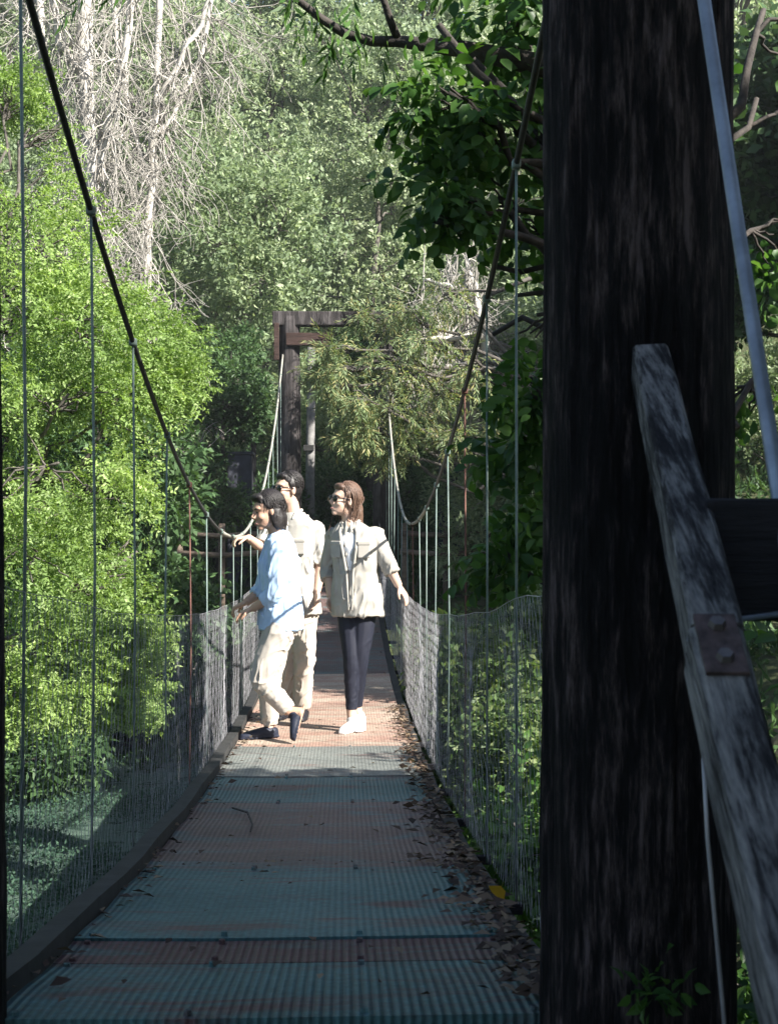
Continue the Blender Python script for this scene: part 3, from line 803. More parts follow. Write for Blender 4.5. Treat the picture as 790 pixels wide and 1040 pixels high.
def netting(x, seed):
    r_ = np.random.default_rng(seed)
    cw, chh = .062, .062
    nx = int((Y1 - Y0) / cw); nz = 14
    gy = Y0 + np.arange(nx + 1) * cw
    V = np.zeros((nx + 1, nz + 1, 3))
    topj = np.interp(gy, np.arange(2, 21, .45), .83 + r_.normal(0, .007, len(np.arange(2, 21, .45))))
    bul = np.interp(gy, np.arange(2, 21, .6), r_.normal(0, .02, len(np.arange(2, 21, .6))))
    for j in range(nz + 1):
        t = j / nz
        V[:, j, 0] = x + bul * math.sin(t * 3.14) + r_.normal(0, .0012, nx + 1)
        V[:, j, 1] = gy + (cw / 2 if j % 2 else 0) + r_.normal(0, .0015, nx + 1)
        V[:, j, 2] = zdeck(gy) + .03 + t * topj + r_.normal(0, .0012, nx + 1)
    P0 = []; P1 = []
    for j in range(nz):
        if j % 2 == 0:
            P0 += [V[:, j], V[1:, j]]; P1 += [V[:, j + 1], V[:-1, j + 1]]
        else:
            P0 += [V[:, j], V[:-1, j]]; P1 += [V[:, j + 1], V[1:, j + 1]]
    V1, Q1 = segs(np.concatenate(P0), np.concatenate(P1), .00062, .00062, 3)
    st = V[::3, ::14]
    V2, Q2 = segs(st[:, :-1].reshape(-1, 3), st[:, 1:].reshape(-1, 3), .0006, .0006, 3)
    o = link('side_netting', quads_mesh('side_netting', *join([(V1, Q1), (V2, Q2)])), M['wire'], bridge)
    mb = MB(); mb.tube([tuple(p) for p in V[::4, nz]], .0012, 5); mb.build('top_wire', M['wire'], bridge)
netting(XC - .610, 1); netting(XC + .610, 2)
# front sill of the deck and first steps down
mb = MB(); mb.box((XC, 2.655, -1.075), (1.30, .12, .14), bevel=.012); mb.build('sill_beam', M['grey_wood'], bridge)

steps = empty('approach_steps', (XC, 2.2, -1.5), 'timber steps climbing to the near end of the footbridge', 'steps')
for k_ in range(3):
    mb = MB(); mb.box((XC, 2.38 - .27 * k_, -1.19 - .16 * k_), (1.25, .27, .05), bevel=.008); mb.build('tread', M['grey_wood'], steps)
for s in (-1, 1):
    mb = MB(); mb.box((XC + s * .655, 2.1, -1.42), (.05, 1.05, .22), Matrix.Rotation(R(30.6), 3, 'X'), .006); mb.build('stringer', M['dark_wood'], steps)

def log(pts, radii, n=28, seed=0, m=46, rough=1.0):
    """rough round post with long checks in its face"""
    mb = MB(); pts = [Vector(p) for p in pts]; V = []; Fs = []
    for i in range(m):
        t = i / (m - 1) * (len(pts) - 1); a = min(int(t), len(pts) - 2); f = t - a
        p = pts[a].lerp(pts[a + 1], f); r = radii[a] + (radii[a + 1] - radii[a]) * f
        for k_ in range(n):
            an = 2 * math.pi * k_ / n
            cx, cy = math.cos(an), math.sin(an)
            rr = r * (1 + .05 * noise.noise(Vector((cx * 2.2, cy * 2.2, p.z * .5 + seed))) + .022 * noise.noise(Vector((cx * 11, cy * 11, p.z * .8 + seed))))
            if rough:
                q = Vector((cx * 9, cy * 9, p.z * 1.1 + seed)) 
                c = max(0.0, 1 - abs(noise.noise(q)) * 9)
                rr -= rough * (.011 * c * max(0.0, noise.noise(Vector((cx * 2, cy * 2, p.z * 1.7 + seed + 5))) + .35))
                rr += rough * .0035 * noise.noise(Vector((cx * 26, cy * 26, p.z * 5 + seed)))
            V.append(p + Vector((cx * rr, cy * rr, 0)))
    for i in range(m - 1):
        for k_ in range(n):
            k2 = (k_ + 1) % n; Fs.append((i * n + k_, i * n + k2, (i + 1) * n + k2, (i + 1) * n + k_))
    Fs.append(tuple(range(n - 1, -1, -1))); Fs.append(tuple((m - 1) * n + k_ for k_ in range(n)))
    mb.add(V, Fs); return mb

near = empty('bridge_tower', (XC, 2.70, -1.6), 'near bridge tower with a massive dark weathered round timber post', 'bridge tower')
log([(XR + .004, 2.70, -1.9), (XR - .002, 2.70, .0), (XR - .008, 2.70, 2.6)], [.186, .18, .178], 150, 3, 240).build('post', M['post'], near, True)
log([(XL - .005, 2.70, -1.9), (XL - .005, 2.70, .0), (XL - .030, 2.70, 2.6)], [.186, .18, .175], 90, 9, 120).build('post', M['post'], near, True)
mb = MB(); mb.box((XC, 2.70, 2.45), (1.9, .20, .2), bevel=.015); mb.build('crossbeam', M['far_post'], near)
far = empty('bridge_tower', (XC, 19.3, -1.0), 'far bridge tower of dark posts under a crossbeam behind the people', 'bridge tower')
xl, xr = at(294, 400, 19.35)[0], at(391, 400, 19.35)[0]
log([(xl, 19.35, -1.4), (xl, 19.35, 1.0), (xl + .005, 19.35, 2.65)], [.165, .16, .135], seed=21).build('post', M['far_post'], far, True)
log([(xr, 19.35, -1.4), (xr, 19.35, 1.0), (xr, 19.35, 2.65)], [.17, .16, .135], seed=31).build('post', M['far_post'], far, True)
mb = MB(); mb.box(((xl + xr) / 2, 19.35, 2.62), (1.75, .24, .19), bevel=.015); mb.build('crossbeam', M['far_post'], far)
mb = MB(); mb.box(((xl + xr) / 2 - .38, 19.2, 2.33), (.62, .06, .17), bevel=.01); mb.build('tie_board', M['rust_wood'], far)
mb = MB(); mb.box((xl - .17, 19.25, 2.30), (.07, .10, .50), bevel=.01); mb.build('side_cleat', M['rust_wood'], far)
gp = at(315, 420, 21.2)
mb = MB(); mb.tube([(gp[0] - .01, 21.2, -1.3), (gp[0], 21.2, .6), (gp[0] + .02, 21.2, 2.45)], [.075, .068, .06], 12)
M['pole_grey'] = plain('pole_grey', (0.17, 0.165, 0.16), 0.85, 0, .35, 12, .004)
pole = empty('grey_pole', (gp[0], 21.2, -1.2), 'slim grey pole behind the far tower left post', 'pole')
mb.build('shaft', M['pole_grey'], pole, True)
mb = MB(); mb.box((gp[0] - .02, 21.12, .95), (.16, .05, .09), bevel=.01); mb.build('clamp', M['kerb'], pole)

# dark block pillars and low rail fences on the far bank
def pillar(px0, px1, pyt, d, label):
    a = at(px0, pyt, d); b_ = at(px1, pyt, d); zb = float(zground((a[0] + b_[0]) / 2, d)) - .2
    mb = MB(); mb.box(((a[0] + b_[0]) / 2, d, (a[2] + zb) / 2), (b_[0] - a[0], .34, a[2] - zb), bevel=.02)
    r = empty('pillar', ((a[0] + b_[0]) / 2, d, zb), label, 'pillar')
    mb.build('shaft', M['slate'], r)
    mb = MB(); mb.box(((a[0] + b_[0]) / 2, d, a[2] + .022), (b_[0] - a[0] + .05, .39, .04), bevel=.01); mb.build('cap', M['slate'], r)
M['slate'] = plain('slate_concrete', (0.045, 0.048, 0.065), 0.9, 0, 0.4, 6, 0.006)
pillar(446, 468, 452, 20.8, 'dark slate square pillar behind the right cable at the far bank')
pillar(232, 256, 462, 20.8, 'dark slate square pillar left of the far tower')
def rail_fence(x0, x1, y, label):
    r = empty('rail_fence', ((x0 + x1) / 2, y, -1.0), label, 'fence')
    for zz in (-.30, -.55):
        mb = MB(); mb.tube([(x0, y, zz + .02), ((x0 + x1) / 2, y - .03, zz - .015), (x1, y, zz + .03)], .035, 8); mb.build('rail', M['grey_wood'], r, True)
    for t in (.05, .5, .95):
        mb = MB(); mb.tube([(x0 + (x1 - x0) * t, y + .06, -1.5), (x0 + (x1 - x0) * t, y + .06, -.15)], .045, 8); mb.build('fence_post', M['grey_wood'], r, True)
rail_fence(.75, 2.0, 19.0, 'low weathered rail fence at the far bank behind the right netting')
rail_fence(-2.2, -.98, 18.6, 'low weathered rail fence at the far bank behind the left cable')
# dark shelter roof among the left trees
sh = at(238, 432, 21.6)
r = empty('shelter', (sh[0], 21.6, -1.0), 'small dark shelter roof half hidden in the trees left of the far tower', 'shelter')
mb = MB(); mb.box((sh[0], 21.6, sh[2]), (.70, .7, .09), Matrix.Rotation(R(4), 3, 'Y'), .01); mb.build('roof', M['rust_wood'], r)
for s in (-1, 1):
    mb = MB(); mb.box((sh[0] + s * .29, 21.6, (sh[2] - 1.3) / 2 - .02), (.08, .08, sh[2] + 1.3), bevel=.008); mb.build('support', M['dark_wood'], r)

# ------------------------------------------------------------------ near handrail, block, wires
A = np.array([.54, 2.50, .262]); B = np.array([.402, 1.0, -.68])
def beam(p0, p1, wx_, wz_, bevel=.006, n=14, jit=.0025, seed=0):
    p0 = Vector(p0); p1 = Vector(p1); d = (p1 - p0).normalized()
    u = d.cross(Vector((0, 0, 1))).normalized(); w_ = u.cross(d)
    mb = MB(); V = []; Fs = []
    prof = []
    for (sx, sy) in ((-1, -1), (1, -1), (1, 1), (-1, 1)):
        cx, cy = sx * (wx_ / 2), sy * (wz_ / 2)
        a_ = (cx - sx * bevel, cy); c_ = (cx, cy - sy * bevel)
        prof += ([a_, c_] if sx * sy < 0 else [c_, a_])
    prof.sort(key=lambda q: math.atan2(q[1] / wz_, q[0] / wx_))
    m = len(prof)
    for i in range(n + 1):
        p = p0.lerp(p1, i / n)
        for (a_, c_) in prof:
            nn = noise.noise(Vector((a_ * 20 + seed, c_ * 20, i * .7)))
            V.append(p + u * (a_ + jit * nn) + w_ * (c_ + jit * nn))
    for i in range(n):
        for q in range(m):
            Fs.append((i * m + q, i * m + (q + 1) % m, (i + 1) * m + (q + 1) % m, (i + 1) * m + q))
    Fs.append(tuple(range(m - 1, -1, -1))); Fs.append(tuple(n * m + q for q in range(m)))
    mb.add(V, Fs); return mb, u, w_, d
hr = empty('handrail', tuple(A), 'grey weathered timber handrail sloping down from the near post with a bolted plate', 'handrail')
J = np.array([.452, 1.72, -.165])
mb, u, w_, d_ = beam(A, J, .063, .075, seed=1); mb.build('rail', M['rail'], hr)
d3 = Vector(B - J).normalized()
mb, u2, w2, d2 = beam(J + np.array(d3) * .008 + np.array([-.004, 0, 0]), B, .063, .080, seed=5); mb.build('rail', M['rail'], hr)
u, d_, w_ = u2, d2, w2
rotm = Matrix((u, d_, w_)).transposed()
mb = MB(); pc = Vector(J) + d_ * .045 + w_ * .0445 + u * .006; mb.box(pc, (.05, .105, .006), rotm, .0015); o = mb.build('bracket_plate', M['plate'], hr)
for t in (-.03, .028):
    mb = MB(); q = pc + d_ * t + w_ * .0035; mb.tube([q, q + w_ * .008], [.0115, .009], 6)
    mb.build('bolt', M['bolt'], o)
    bpy.context.view_layer.update()
# dark timber block running off to the right
blk = empty('timber_block', (.70, 1.95, -.1), 'blackened square timber end standing beyond the handrail joint', 'timber')
p0 = at(716, 566, 1.95); zt, zb = at(716, 506, 1.95)[2], at(716, 632, 1.95)[2]
mb = MB(); mb.box((p0[0] + .17, 2.0, (zt + zb) / 2), (.34, .10, zt - zb), bevel=.012); mb.build('body', M['dark_wood'], blk)
mb = MB(); pp = [at(704, 640, 1.72), at(722, 634, 1.78), at(745, 630, 1.86), at(775, 626, 1.90), at(830, 618, 1.93)]
mb.tube(pp, .0042, 7); mb.tube([at(704, 640, 1.72), at(700, 650, 1.72), at(708, 660, 1.70)], .0042, 7); mb.build('wrapped_wire', M['stay'], blk, True)
wn = empty('newel_post', (.42, 1.02, -1.2), 'squat timber newel carrying the low end of the handrail', 'post')
mb = MB(); mb.box((B[0], 1.0, -1.22), (.09, .09, 1.10), bevel=.008); mb.build('shaft', M['dark_wood'], wn)
tie = MB(); tie.tube([at(714, 770, 1.95), at(718, 850, 1.95), at(727, 950, 1.95), at(737, 1060, 1.95), at(745, 1130, 1.95)], .0032, 6)
tag(tie.build('tie_wire', M['wire'], None, True), 'thin slack steel wire hanging down below the handrail', 'wire')
stay = MB()
q0, q1 = at(713, -10, 2.36), at(790, 500, 1.98)
dirv = (q1 - q0); top = q0 - dirv * 1.02; bot = q1 + dirv * 1.35
stay.tube([top, q0, (q0 + q1) / 2 + np.array([0, 0, -.004]), q1, bot], .0115, 10)
tag(stay.build('guy_cable', M['stay'], None, True), 'blue-grey steel guy cable slanting down in front of the near post', 'cable')

# weeds at the foot of the post
Pw = np.array([at(655 + random.uniform(-12, 18), 1010 + random.uniform(-10, 14), 2.50) for _ in range(9)])
Dw = np.stack([rng.normal(0, .6, 9), rng.normal(-.5, .3, 9), rng.uniform(.1, .6, 9)], 1)
Vw, Qw = place(spray_broad(5, .09, .035), Pw, Dw, 1.0)
tag(link('weed', quads_mesh('weed', Vw, Qw), M['leaf_dark']), 'little green weed sprouting at the foot of the near post', 'weed')

# fallen leaves on the deck
P = []; D = []; S = []
def put(x, y, s):
    P.append((XC + x, y, zdeck(y) + .012 + random.uniform(0, .012))); a = random.uniform(0, 6.28); D.append((math.cos(a), math.sin(a), random.uniform(-.12, .25))); S.append(s)
for _ in range(1100):
    y = 2.8 + (random.random() ** 1.3) * 8; put(.575 - abs(random.gauss(0, .055)), y, random.uniform(.45, 1.25))
for _ in range(60): y = random.uniform(3.9, 6.5); put(.54 - abs(random.gauss(0, .10)), y, random.uniform(.7, 1.4))
for _ in range(160): y = 2.8 + random.random() * 8; put(-.54 + abs(random.gauss(0, .045)), y, random.uniform(.4, 1.1))
for _ in range(75): put(random.uniform(-.5, .5), 2.8 + random.random() ** 1.4 * 7, random.uniform(.35, 1.0))
for _ in range(40): put(random.uniform(-.5, .5), 4.80 + abs(random.gauss(0, .015)), random.uniform(.2, .5))
V, Q = place(leaf_template([((0, 0, 0), (1, .1, .05), (0, 0, 1), .046, .026)]), np.array(P), np.array(D), np.array(S), .35)
tag(link('fallen_leaves', quads_mesh('fallen_leaves', V, Q), M['litter']), 'dry brown fallen leaves drifted along the deck edges', 'leaves', kind='stuff')
put_ = at(515, 918, 3.75)
V, Q = place(spray_broad(1, .01, .07), np.array([put_]), np.array([[.2, -.2, 1.0]]), 1.0)
M['leaf_gold'] = leaf_mat('leaf_gold', (0.45, 0.24, 0.02), (0.5, 0.28, 0.03), (0.55, 0.3, 0.03), .3)
tag(link('gold_leaf', quads_mesh('gold_leaf', V, Q), M['leaf_gold']), 'single golden leaf standing in the litter at the right deck edge', 'leaf')
tw = MB(); tw.tube([(XC - .36, 6.3, zdeck(6.3) + .012), (XC - .28, 6.1, zdeck(6.1) + .02), (XC - .24, 5.8, zdeck(5.8) + .012), (XC - .235, 5.6, zdeck(5.6) + .012)], [.004, .005, .004, .003], 6)
tag(tw.build('twig', M['bark_dark'], None, True), 'curved dark twig lying on the left of the deck', 'twig')
# ------------------------------------------------------------------ people
def fabric(name, c, rough=0.85, var=0.10):
    k = Nt(name)
    a = k.noise(9, k.coords(), 4); b_ = k.noise(420, k.coords(), 2)
    k.color(k.ramp(a, [(0.3, tuple(v * (1 - var) for v in c)), (0.7, tuple(min(1, v * (1 + var)) for v in c))]))
    k.b.inputs['Roughness'].default_value = rough; k.b.inputs['Specular IOR Level'].default_value = 0.2
    k.bump(b_, 0.3, 0.001)
    return k.m
def skin_mat(name, c):
    k = Nt(name)
    a = k.noise(14, k.coords(), 4)
    k.color(k.ramp(a, [(0.3, (c[0] * .92, c[1] * .86, c[2] * .84)), (0.7, c)]))
    k.b.inputs['Roughness'].default_value = 0.5
    k.b.inputs['Subsurface Weight'].default_value = 0.08; k.b.inputs['Subsurface Radius'].default_value = (.01, .004, .002)
    return k.m
M['skin_light'] = skin_mat('skin_light', (0.58, 0.40, 0.31))
M['skin_tan'] = skin_mat('skin_tan', (0.50, 0.32, 0.23))
M['hair_dark'] = plain('hair_dark', (0.014, 0.011, 0.011), 0.5, 0, .4, 90, .004)
M['hair_brown'] = plain('hair_brown', (0.11, 0.065, 0.045), 0.5, 0, .4, 90, .004)
M['lens'] = plain('dark_lens', (0.008, 0.008, 0.01), 0.15, 0, .1, 5)
M['eye'] = plain('eye_dark', (0.03, 0.02, 0.015), 0.2, 0, .1, 5)
M['lip'] = plain('lip', (0.40, 0.20, 0.17), 0.5, 0, .1, 5)

def V3(p): return Vector([float(q) for q in p])
def frame(fwd, up=(0, 0, 1)):
    f = Vector(fwd).normalized(); r = f.cross(Vector(up)).normalized(); u = r.cross(f)
    return r, f, u

def head_parts(mb, c, fwd, up, k=1.0):
    r, f, u = frame(fwd, up); r *= k; f *= k; u *= k
    P = lambda x, y, z: c + r * x + f * y + u * z
    E = lambda p, a, b, d: mb.ell(P(*p), r * a, f * b, u * d)
    E((0, -.008, .030), .074, .094, .088)
    E((0, .026, -.030), .060, .064, .082)
    E((0, .040, -.072), .044, .045, .034)
    E((0, .066, -.098), .022, .022, .018)
    E((0, .072, .026), .052, .022, .016)
    for s in (-1, 1):
        E((s * .035, .060, -.030), .022, .026, .022)
        E((s * .074, -.004, -.010), .010, .019, .031)
    mb.tube([P(0, .084, .018), P(0, .098, -.008), P(0, .110, -.030)], [.009 * k, .012 * k, .015 * k], 8)
    E((0, .096, -.033), .018, .012, .010)
    E((0, .086, -.062), .022, .012, .007)
    E((0, .083, -.074), .019, .012, .008)
    return P, r, f, u

def hand_parts(mb, wrist, direction, palm_n, curl=0.5, thumb_side=1, k=1.0):
    """palm plus five unequal bent fingers; palm_n is the way the palm faces"""
    d = Vector(direction).normalized(); n = Vector(palm_n); n = (n - d * n.dot(d)).normalized(); s = d.cross(n) * thumb_side
    w = Vector(wrist)
    mb.loft([(w, s * .026 * k, n * .019 * k), (w + d * .03 * k, s * .034 * k, n * .017 * k), (w + d * .07 * k, s * .041 * k, n * .015 * k), (w + d * .095 * k, s * .038 * k, n * .011 * k)], 12)
    for i, (o, L) in enumerate(((.030, .070), (.010, .078), (-.011, .072), (-.030, .056))):
        p = w + d * (.084 if i < 3 else .076) * k + s * o * k
        a = 0.12; pts = [p]; L *= k
        for q, fr in enumerate((.42, .32, .26)):
            a += curl * (0.75 if q == 0 else 1.0)
            pts.append(pts[-1] + (d * math.cos(a) + n * math.sin(a) + s * (o * .6)) * L * fr)
        mb.tube(pts, [.0092 * k, .0088 * k, .008 * k, .0066 * k], 8)
    p = w + d * .025 * k + s * .028 * k
    p2 = p + (d * .55 + s * .62 + n * .25) * .042 * k
    p3 = p2 + (d * .8 + s * .15 + n * (.25 + .4 * curl)) * .030 * k
    p4 = p3 + (d * .85 - s * .1 + n * (.3 + .4 * curl)) * .022 * k
    mb.tube([p, p2, p3, p4], [.013 * k, .0115 * k, .0098 * k, .0078 * k], 8)

def smoothpath(pts, radii, m=4):
    """bend a joint softly"""
    out = []; rr = []
    pts = [V3(p) for p in pts]
    for i in range(len(pts) - 1):
        for q in range(m):
            t = q / m
            out.append(pts[i].lerp(pts[i + 1], t)); rr.append(radii[i] + (radii[i + 1] - radii[i]) * t)
    out.append(pts[-1]); rr.append(radii[-1])
    sm = [out[0]] + [(out[i - 1] + out[i] * 2 + out[i + 1]) / 4 for i in range(1, len(out) - 1)] + [out[-1]]
    return sm, rr

def shoe_parts(mb, heel, toe, up, k=1.0, w=.042):
    h = V3(heel); t = V3(toe); d = (t - h); L = d.length; d.normalize(); u = Vector(up); u = (u - d * u.dot(d)).normalized(); s = d.cross(u)
    for (x, a, b_, z) in ((0.02, .034, .036, .036),):
        pass
    mb.loft([(h + d * .0 + u * .032, s * .024, u * .028), (h + d * L * .12 + u * .036, s * .034, u * .036), (h + d * L * .35 + u * .036, s * .035, u * .037), (h + d * L * .6 + u * .030, s * w, u * .031),
             (h + d * L * .82 + u * .024, s * w * .98, u * .024), (h + d * L * .96 + u * .020, s * w * .7, u * .018), (h + d * L + u * .018, s * .016, u * .010)], 14)
    mb.loft([(h - d * .006 + u * .008, s * .028, u * .010), (h + d * L * .35 + u * .008, s * .036, u * .010), (h + d * L * .7 + u * .008, s * (w + .004), u * .010), (h + d * L * 1.01 + u * .008, s * .026, u * .009)], 14)

def wr(freq, amp, seed, dirs=((0, 0, 1), (.5, .2, .85))):
    """cloth folds: narrow ridges running along the pull of the cloth, broken by calmer patches"""
    sv = Vector((seed, seed * .7, seed * .3))
    fr = []
    for d_ in dirs:
        z = Vector(d_).normalized(); x = z.cross(Vector((.3, .9, .1))).normalized(); y = z.cross(x); fr.append((x, y, z))
    def f(p):
        h = 0.0
        for i_, (x, y, z) in enumerate(fr):
            q = Vector((p.dot(x) * freq * 1.5, p.dot(y) * freq * 1.5, p.dot(z) * freq * .38)) + sv * (i_ + 1)
            q += noise.noise_vector(p * freq * .4 + sv) * .25
            n_ = noise.noise(q)
            mask = max(0.0, min(1.0, noise.noise(p * 5.5 + sv * (i_ + 2)) * 2.2 + .45))
            h += mask * (max(0.0, 1 - abs(n_) * 3.2) ** 1.5 - .3)
        return amp * h + amp * .35 * noise.noise(p * freq * .7 + sv)
    return f

def build_person(label, J, tf, hf, hup, cfg):
    """J: joints in world space; tf: way the chest faces; hf: way the face looks"""
    root = empty('person', tuple(V3((J['pelvis'][0], J['pelvis'][1], zdeck(J['pelvis'][1])))), label, 'person')
    Jv = {k: V3(p) for k, p in J.items()}
    r, f, u = frame(tf)
    pel, chest, neck, head = Jv['pelvis'], Jv['chest'], Jv['neck'], Jv['head']
    spine = (neck - pel).normalized()
    k = cfg.get('k', 1.0)
    # ---- body, one continuous skin
    b = MB()
    waist = pel.lerp(chest, .48)
    sw = cfg['shoulder']
    b.loft([(pel - spine * .06, r * .13, f * .085), (pel + spine * .04, r * .155, f * .10), (waist, r * .125, f * .085), (chest, r * .15, f * .105), (chest.lerp(neck, .6), r * sw * .66, f * .078), (neck, r * .06, f * .055)], 18)
    b.tube([neck - spine * .04, neck.lerp(head, .4), head - (head - neck) * .2], [.060 * k, .054 * k, .052 * k], 12)
    P, hr_, hf_, hu_ = head_parts(b, head, hf, hup, k)
    if cfg.get('open'): b.ell(chest.lerp(neck, .72) + f * .060, r * .034, f * .030, spine * .07)
    for s in 'LR':
        sp, sr = smoothpath([Jv['sh' + s], Jv['el' + s], Jv['wr' + s]], [.042, .040, .027])
        b.tube(sp, sr, 12); b.ell(Jv['sh' + s] - u * .01, r * .045, f * .045, u * .045)
        h = cfg['hand' + s]
        hand_parts(b, Jv['wr' + s], h['dir'], h['palm'], h.get('curl', .5), h.get('thumb', 1), .98 * k)
        lp, lr = smoothpath([Jv['hip' + s], Jv['kn' + s], Jv['an' + s]], [.078, .054, .037])
        b.tube(lp, lr, 12)
        t = Jv['toe' + s]; he = Jv['heel' + s]
        b.loft([(he + u * .03, r * .028, u * .028), (he.lerp(t, .4) + u * .035, r * .03, u * .03), (he.lerp(t, .9) + u * .02, r * .03, u * .014)], 10)
        b.tube([Jv['an' + s], he.lerp(t, .25) + u * .035], [.036, .034], 10)
    b.remeshed('body', cfg['skin'], root, .0062, 3)
    # ---- hair
    h = MB()
    E = lambda p, a, bb, d: h.ell(P(*p), hr_ * a, hf_ * bb, hu_ * d, 18, 11)
    E((0, -.020, .058), .081, .094, .074); E((0, -.048, .008), .079, .064, .082)
    E((0, .052, .088), .056, .034, .028)
    for s in (-1, 1): E((s * .070, -.008, .040), .014, .046, .036)
    if cfg['hair'] == 'short':
        E((0, -.060, -.050), .055, .038, .045)
    if cfg['hair'] == 'bob':
        E((0, -.062, -.060), .072, .056, .085); E((0, -.055, -.115), .060, .045, .06)
        for s in (-1, 1): E((s * .068, -.030, -.045), .022, .046, .085)
        E((0, .060, .098), .060, .040, .026)
    if cfg['hair'] == 'long':
        for s in (-1, 1): E((s * .066, -.030, -.010), .014, .034, .055)
        for (x, y0, x1) in ((0, -.075, .0), (.035, -.065, .03), (-.035, -.065, -.03), (.06, -.045, .055)):
            pts = [P(x, y0, .03), P(x * 1.1, y0 - .030, -.06), P(x1 * 1.2, y0 - .050, -.15) , P(x1, y0 - .055, -.29)]
            h.tube(pts, [.034, .036, .029, .010], 10)
    sd = Vector((3.1, 1.7, 5.0))
    hair = h.remeshed('hair', cfg['haircol'], root, .0065, 3, lambda p: .003 * noise.noise(Vector((p.x * 120, p.y * 120, p.z * 14))) + .003 * noise.noise(p * 26 + sd))
    rs = random.Random(cfg['hair']); P0 = []; P1 = []; R0 = []
    spec = dict(short=(.045, 5), bob=(.13, 9), long=(.36, 14))[cfg['hair']]
    for _ in range(420):
        th = rs.uniform(-2.75, 2.75); el = rs.uniform(.05, 1.5)              # th = 0 at the back of the head
        el = rs.uniform(-.45, 1.5) if abs(th) < 1.9 and cfg['hair'] != 'short' else rs.uniform(-.1, 1.5)
        if abs(th) > 1.9: el = rs.uniform(.75, 1.5)
        x, y, z = math.sin(th) * math.cos(el), -math.cos(th) * math.cos(el), math.sin(el)
        q = Vector((x * .083, -.022 + y * .100, .040 + z * .096)); L = spec[0] * rs.uniform(.6, 1.15); n_ = spec[1]
        d_ = Vector((x * .5 + rs.gauss(0, .25), -.55 + y * .3, -.25 + rs.gauss(0, .2)))
        for i_ in range(n_):
            nx_ = Vector((q.x / .083 ** 2, (q.y + .022) / .100 ** 2, (q.z - .04) / .096 ** 2)).normalized()
            if q.z > -.02: d_ = d_ - nx_ * d_.dot(nx_)
            d_ = (d_.normalized() + Vector((rs.gauss(0, .10), rs.gauss(0, .10), -.32))).normalized()
            q2 = q + d_ * L / n_
            if q2.z > -.06:
                e_ = Vector((q2.x / .085, (q2.y + .022) / .102, (q2.z - .04) / .099))
                if e_.length < 1: q2 = Vector((e_.x / e_.length * .085, e_.y / e_.length * .102 - .022, e_.z / e_.length * .099 + .04))
            P0.append(P(*q)); P1.append(P(*q2)); R0.append(.0042 * (1 - .75 * i_ / n_)); q = q2
    V_, Q_ = segs(np.array([tuple(v) for v in P0]), np.array([tuple(v) for v in P1]), np.array(R0), np.array(R0) * .9, 4)
    link('hair_strand', quads_mesh('hair_strand', V_, Q_), cfg['haircol'], hair)
    # ---- glasses or eyes
    if cfg.get('glasses'):
        g = MB()
        for s in (-1, 1):
            g.ell(P(s * .034, .094, .000), hr_ * .031, hf_ * .011, hu_ * .024)
            g.tube([P(s * .062, .084, .006), P(s * .078, .05, .008), P(s * .082, .0, .004)], .0045, 6)
        g.tube([P(-.012, .103, .006), P(.012, .103, .006)], .003, 6)
        g.build('sunglasses', M['lens'], root, True)
    else:
        for s in (-1, 1):
            g = MB(); g.ell(P(s * .032, .083, .002), hr_ * .012, hf_ * .006, hu_ * .0065); g.build('eye', M['eye'], root, True)
            g = MB(); g.tube([P(s * .050, .078, .022), P(s * .035, .090, .027), P(s * .018, .092, .022)], [.003, .0045, .004], 6); g.build('eyebrow', M['hair_dark'], root, True)
    g = MB(); g.ell(P(0, .0935, -.0665), hr_ * .019, hf_ * .0075, hu_ * .0075); g.build('lips', M['lip'], root, True)
    # ---- trousers
    t = MB(); e = cfg['pants_ease']
    t.loft([(pel - spine * .11, r * .13, f * .10), (pel - spine * .03, r * (.165 + e * .4), f * (.115 + e * .4)), (pel + spine * .06, r * .155, f * .108), (pel + spine * .13, r * .14, f * .10)], 20)
    for s in 'LR':
        end = Jv['an' + s].lerp(Jv['kn' + s], cfg['pants_end'])
        rad = cfg['leg']
        pth, rr = smoothpath([Jv['hip' + s] + u * .02, Jv['hip' + s].lerp(Jv['kn' + s], .5), Jv['kn' + s], Jv['kn' + s].lerp(end, .45), end], rad)
        t.tube(pth, rr, 14)
    t.remeshed(cfg['pants_name'], cfg['pants'], root, .0062, 4, wr(cfg.get('pw', (13, .011))[0], cfg.get('pw', (13, .011))[1], 2.3, ((.25, .1, 1), (.9, .1, .55))))
    # ---- shoes
    for s in 'LR':
        m = MB(); shoe_parts(m, Jv['heel' + s], Jv['toe' + s], cfg.get('up' + s, (0, 0, 1)))
        m.tube([Jv['heel' + s].lerp(Jv['toe' + s], .22) + Vector(cfg.get('up' + s, (0, 0, 1))).normalized() * .05, Jv['an' + s].lerp(Jv['heel' + s].lerp(Jv['toe' + s], .22), .35)], [.040, .042], 12)
        m.remeshed('shoe', cfg['shoe'], root, .006, 2)
    # ---- shirt
    t = MB()
    hem = cfg['hem']; ez = cfg['ease']
    yoke = chest.lerp(neck, .62)
    t.loft([(pel - spine * hem, r * (.17 + ez), f * (.125 + ez)), (pel - spine * (hem - .10), r * (.168 + ez), f * (.122 + ez)), (waist, r * (.142 + ez), f * (.105 + ez)), (chest, r * (.165 + ez * .7), f * (.118 + ez * .7)),
            (yoke, r * sw * .86, f * .098), (yoke.lerp(neck, .55), r * sw * .62, f * .085), (neck + spine * .005, r * .068, f * .066)], 22)
